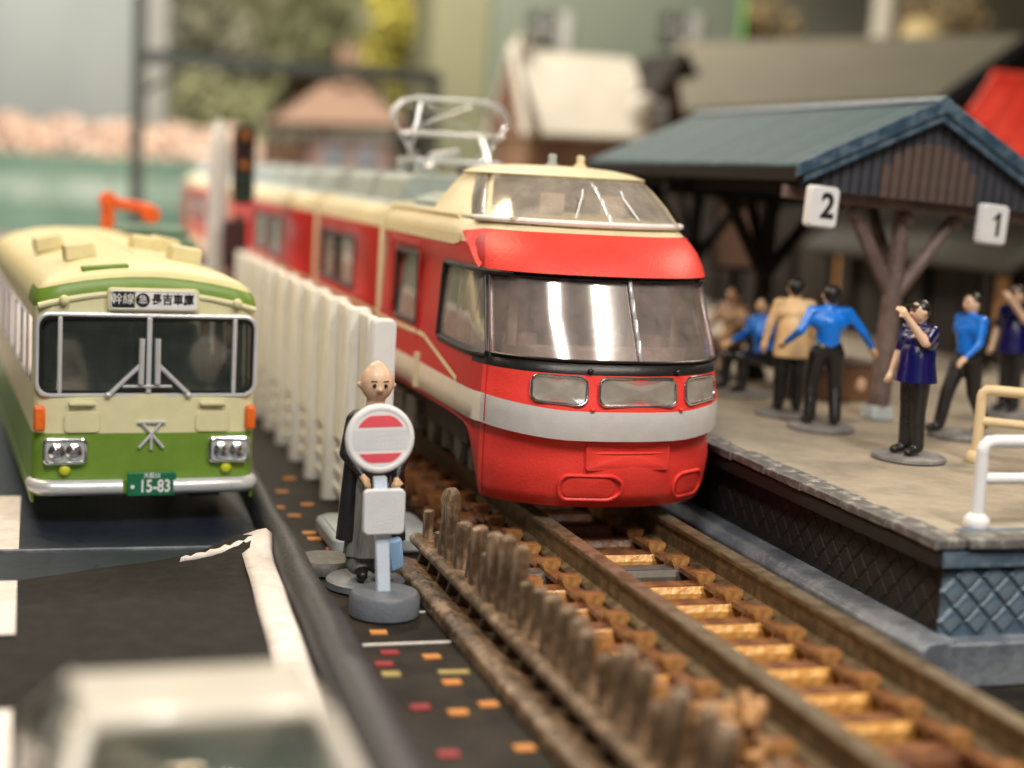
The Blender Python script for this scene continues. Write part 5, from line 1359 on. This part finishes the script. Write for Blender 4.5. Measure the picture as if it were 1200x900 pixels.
part('lantern', MB().ell((1.15, -2.7, 6.05), (.42, .32, .45)), 'cottage_roof', ct); part('white_sign', MB().box((1.7, -2.6, 6.0), (.34, .1, .7)), 'white', ct)
part('chimney', MB().box((-1.55, 0, 7.7), (.35, .5, .7)), 'cottage_roof', ct)
for x in (-1.0, 0.1, 1.2): part('window', MB().box((x, -1.72, 3.9), (.6, .08, .9)), 'pink_wall', ct)
# station building with olive roof beyond the platform
sb = thing('station_building', 'long dark station building with a wide olive brown roof', 'building', (10.2, 7.5, .65), R(0))
part('wall', MB().box((3.2, 11, 1.7), (6.0, 22, 3.4)), 'wall_dark', sb)
part('awning', MB().add([(-.9, -.5, 1.75), (-.9, 6.5, 1.75), (.35, 6.5, 2.55), (.35, -.5, 2.55)], [(0, 1, 2, 3)]), 'awning', sb, solid=.12)
for i in range(8):
    d = part('door', MB().box((.14, 1.4 + i*2.7, .85), (.10, 1.5, 1.7)), 'wood_dark', sb)
    for k in range(3): part('pane', MB().box((.07, .95 + i*2.7 + k*.45, 1.15), (.03, .36, .8)), 'wall_dark' if (i * 3 + k) % 7 else 'warm_glow', d)
    part('pillar', MB().box((-.7, .2 + i*2.7, .87), (.14, .14, 1.75)), 'wood_dark', sb)
o_ = Vector((10.2, 7.5, .65))
rq = [Vector(v) - o_ for v in ((9.89, 22.0, 5.38), (13.44, 16.0, 5.72), (18.86, 21.0, 7.7), (12.9, 30.0, 7.66))]
rl_ = MB(); rl_.add(rq, [(0, 1, 2), (0, 2, 3)]); part('roof', rl_, 'roof_olive', sb, smooth=0, solid=.2)
rl_ = MB(); rl_.add([rq[3], rq[2], rq[2] + Vector((6, 2, -3.4)), rq[3] + Vector((6, 6, -3.4))], [(0, 1, 2, 3)]); part('roof', rl_, 'roof_olive', sb, smooth=0, solid=.2)
part('verge', MB().tube([rq[1] + Vector((.1, -.15, -.1)), rq[2] + Vector((.1, -.15, -.05)), rq[2] + Vector((6.1, 1.9, -3.4))], .22, 6), 'black', sb)
part('upper_wall', MB().prism([(9.95 - 10.2 + .4, 22.2 - 7.5), (13.5 - 10.2, 16.4 - 7.5), (18 - 10.2, 20.5 - 7.5), (14 - 10.2, 26 - 7.5)], 'z', 3.4, 4.6), 'wall_dark', sb)
rl_ = MB(); rl_.add([(-.5, -.4, 3.15), (-.5, 22, 3.15), (6.5, 22, 3.9), (6.5, -.4, 3.9)], [(0, 1, 2, 3)]); part('flat_roof', rl_, 'wall_dark', sb, smooth=0, solid=.2)
# red roofed kiosk
rk = thing('red_roof_kiosk', 'small building with a bright red ribbed roof at the right edge', 'kiosk', (15.6, 14, -.6))
part('wall', MB().box((.6, .5, 2.3), (4.0, 3.2, 4.6)), 'wall_dark', rk)
A_, B_, C_, D_, E_ = [Vector(v) - Vector((15.6, 14, -.6)) for v in ((12.20, 13.0, 5.27), (13.10, 13.5, 6.04), (19, 13.6, 5.95), (19, 11.5, 3.6), (13.10, 12.0, 4.22))]
rr = MB(); rr.add([A_, B_, C_, D_, E_], [(0, 1, 2, 3, 4)]); rro = part('roof', rr, 'roof_red', rk, smooth=0, solid=.12)
for i in range(12):
    t = i / 11; a = B_.lerp(C_, t); b_ = A_.lerp(E_, min(1, t * 3 + .05)) if t < .3 else E_.lerp(D_, (t - .3) / .7)
    part('roof_rib', MB().cyl(a + Vector((0, -.05, .05)), b_ + Vector((0, -.05, .05)), .05, .05, 6), 'roof_red', rro)
part('ridge', MB().cyl(B_, C_, .14, .14, 8), 'roof_red', rk)
# things above the station roof
tree('straw_tree', 'straw coloured tree above the left part of the station roof', (22.5, 52, -.6), 13.5, 3.2, 'leaf_straw', 1500, .5, 'straw coloured trees', 11)
tree('straw_tree', 'straw coloured tree behind the pale pole', (28.0, 55, -.6), 14, 3.2, 'leaf_straw', 1500, .5, 'straw coloured trees', 12)
tree('straw_tree', 'brown straw coloured tree at the upper right corner', (37.5, 55, -.6), 14, 4.4, 'leaf_straw', 1500, .5, 'straw coloured trees', 13)
pp = thing('pale_pole', 'pale thick pole rising above the station roof', 'pole', (28.6, 45, -.6)); part('pole', MB().cyl((0, 0, 0), (.2, 0, 14), .55, .5, 16), 'cottage_roof', pp); part('base', MB().cyl((0, 0, 0), (0, 0, .5), .9, .8, 16), 'cottage_roof', pp)
yd = thing('yellow_lantern', 'round yellow dome beside the pale pole above the roof', 'dome', (30.6, 45, -.6)); part('stand', MB().cyl((0, 0, 0), (0, 0, 10.0), .5, .4, 12), 'wall_dark', yd); part('dome', MB().ell((0, 0, 10.9), (1.15, 1.15, .95), 24, 14), 'yellow_dome', yd)
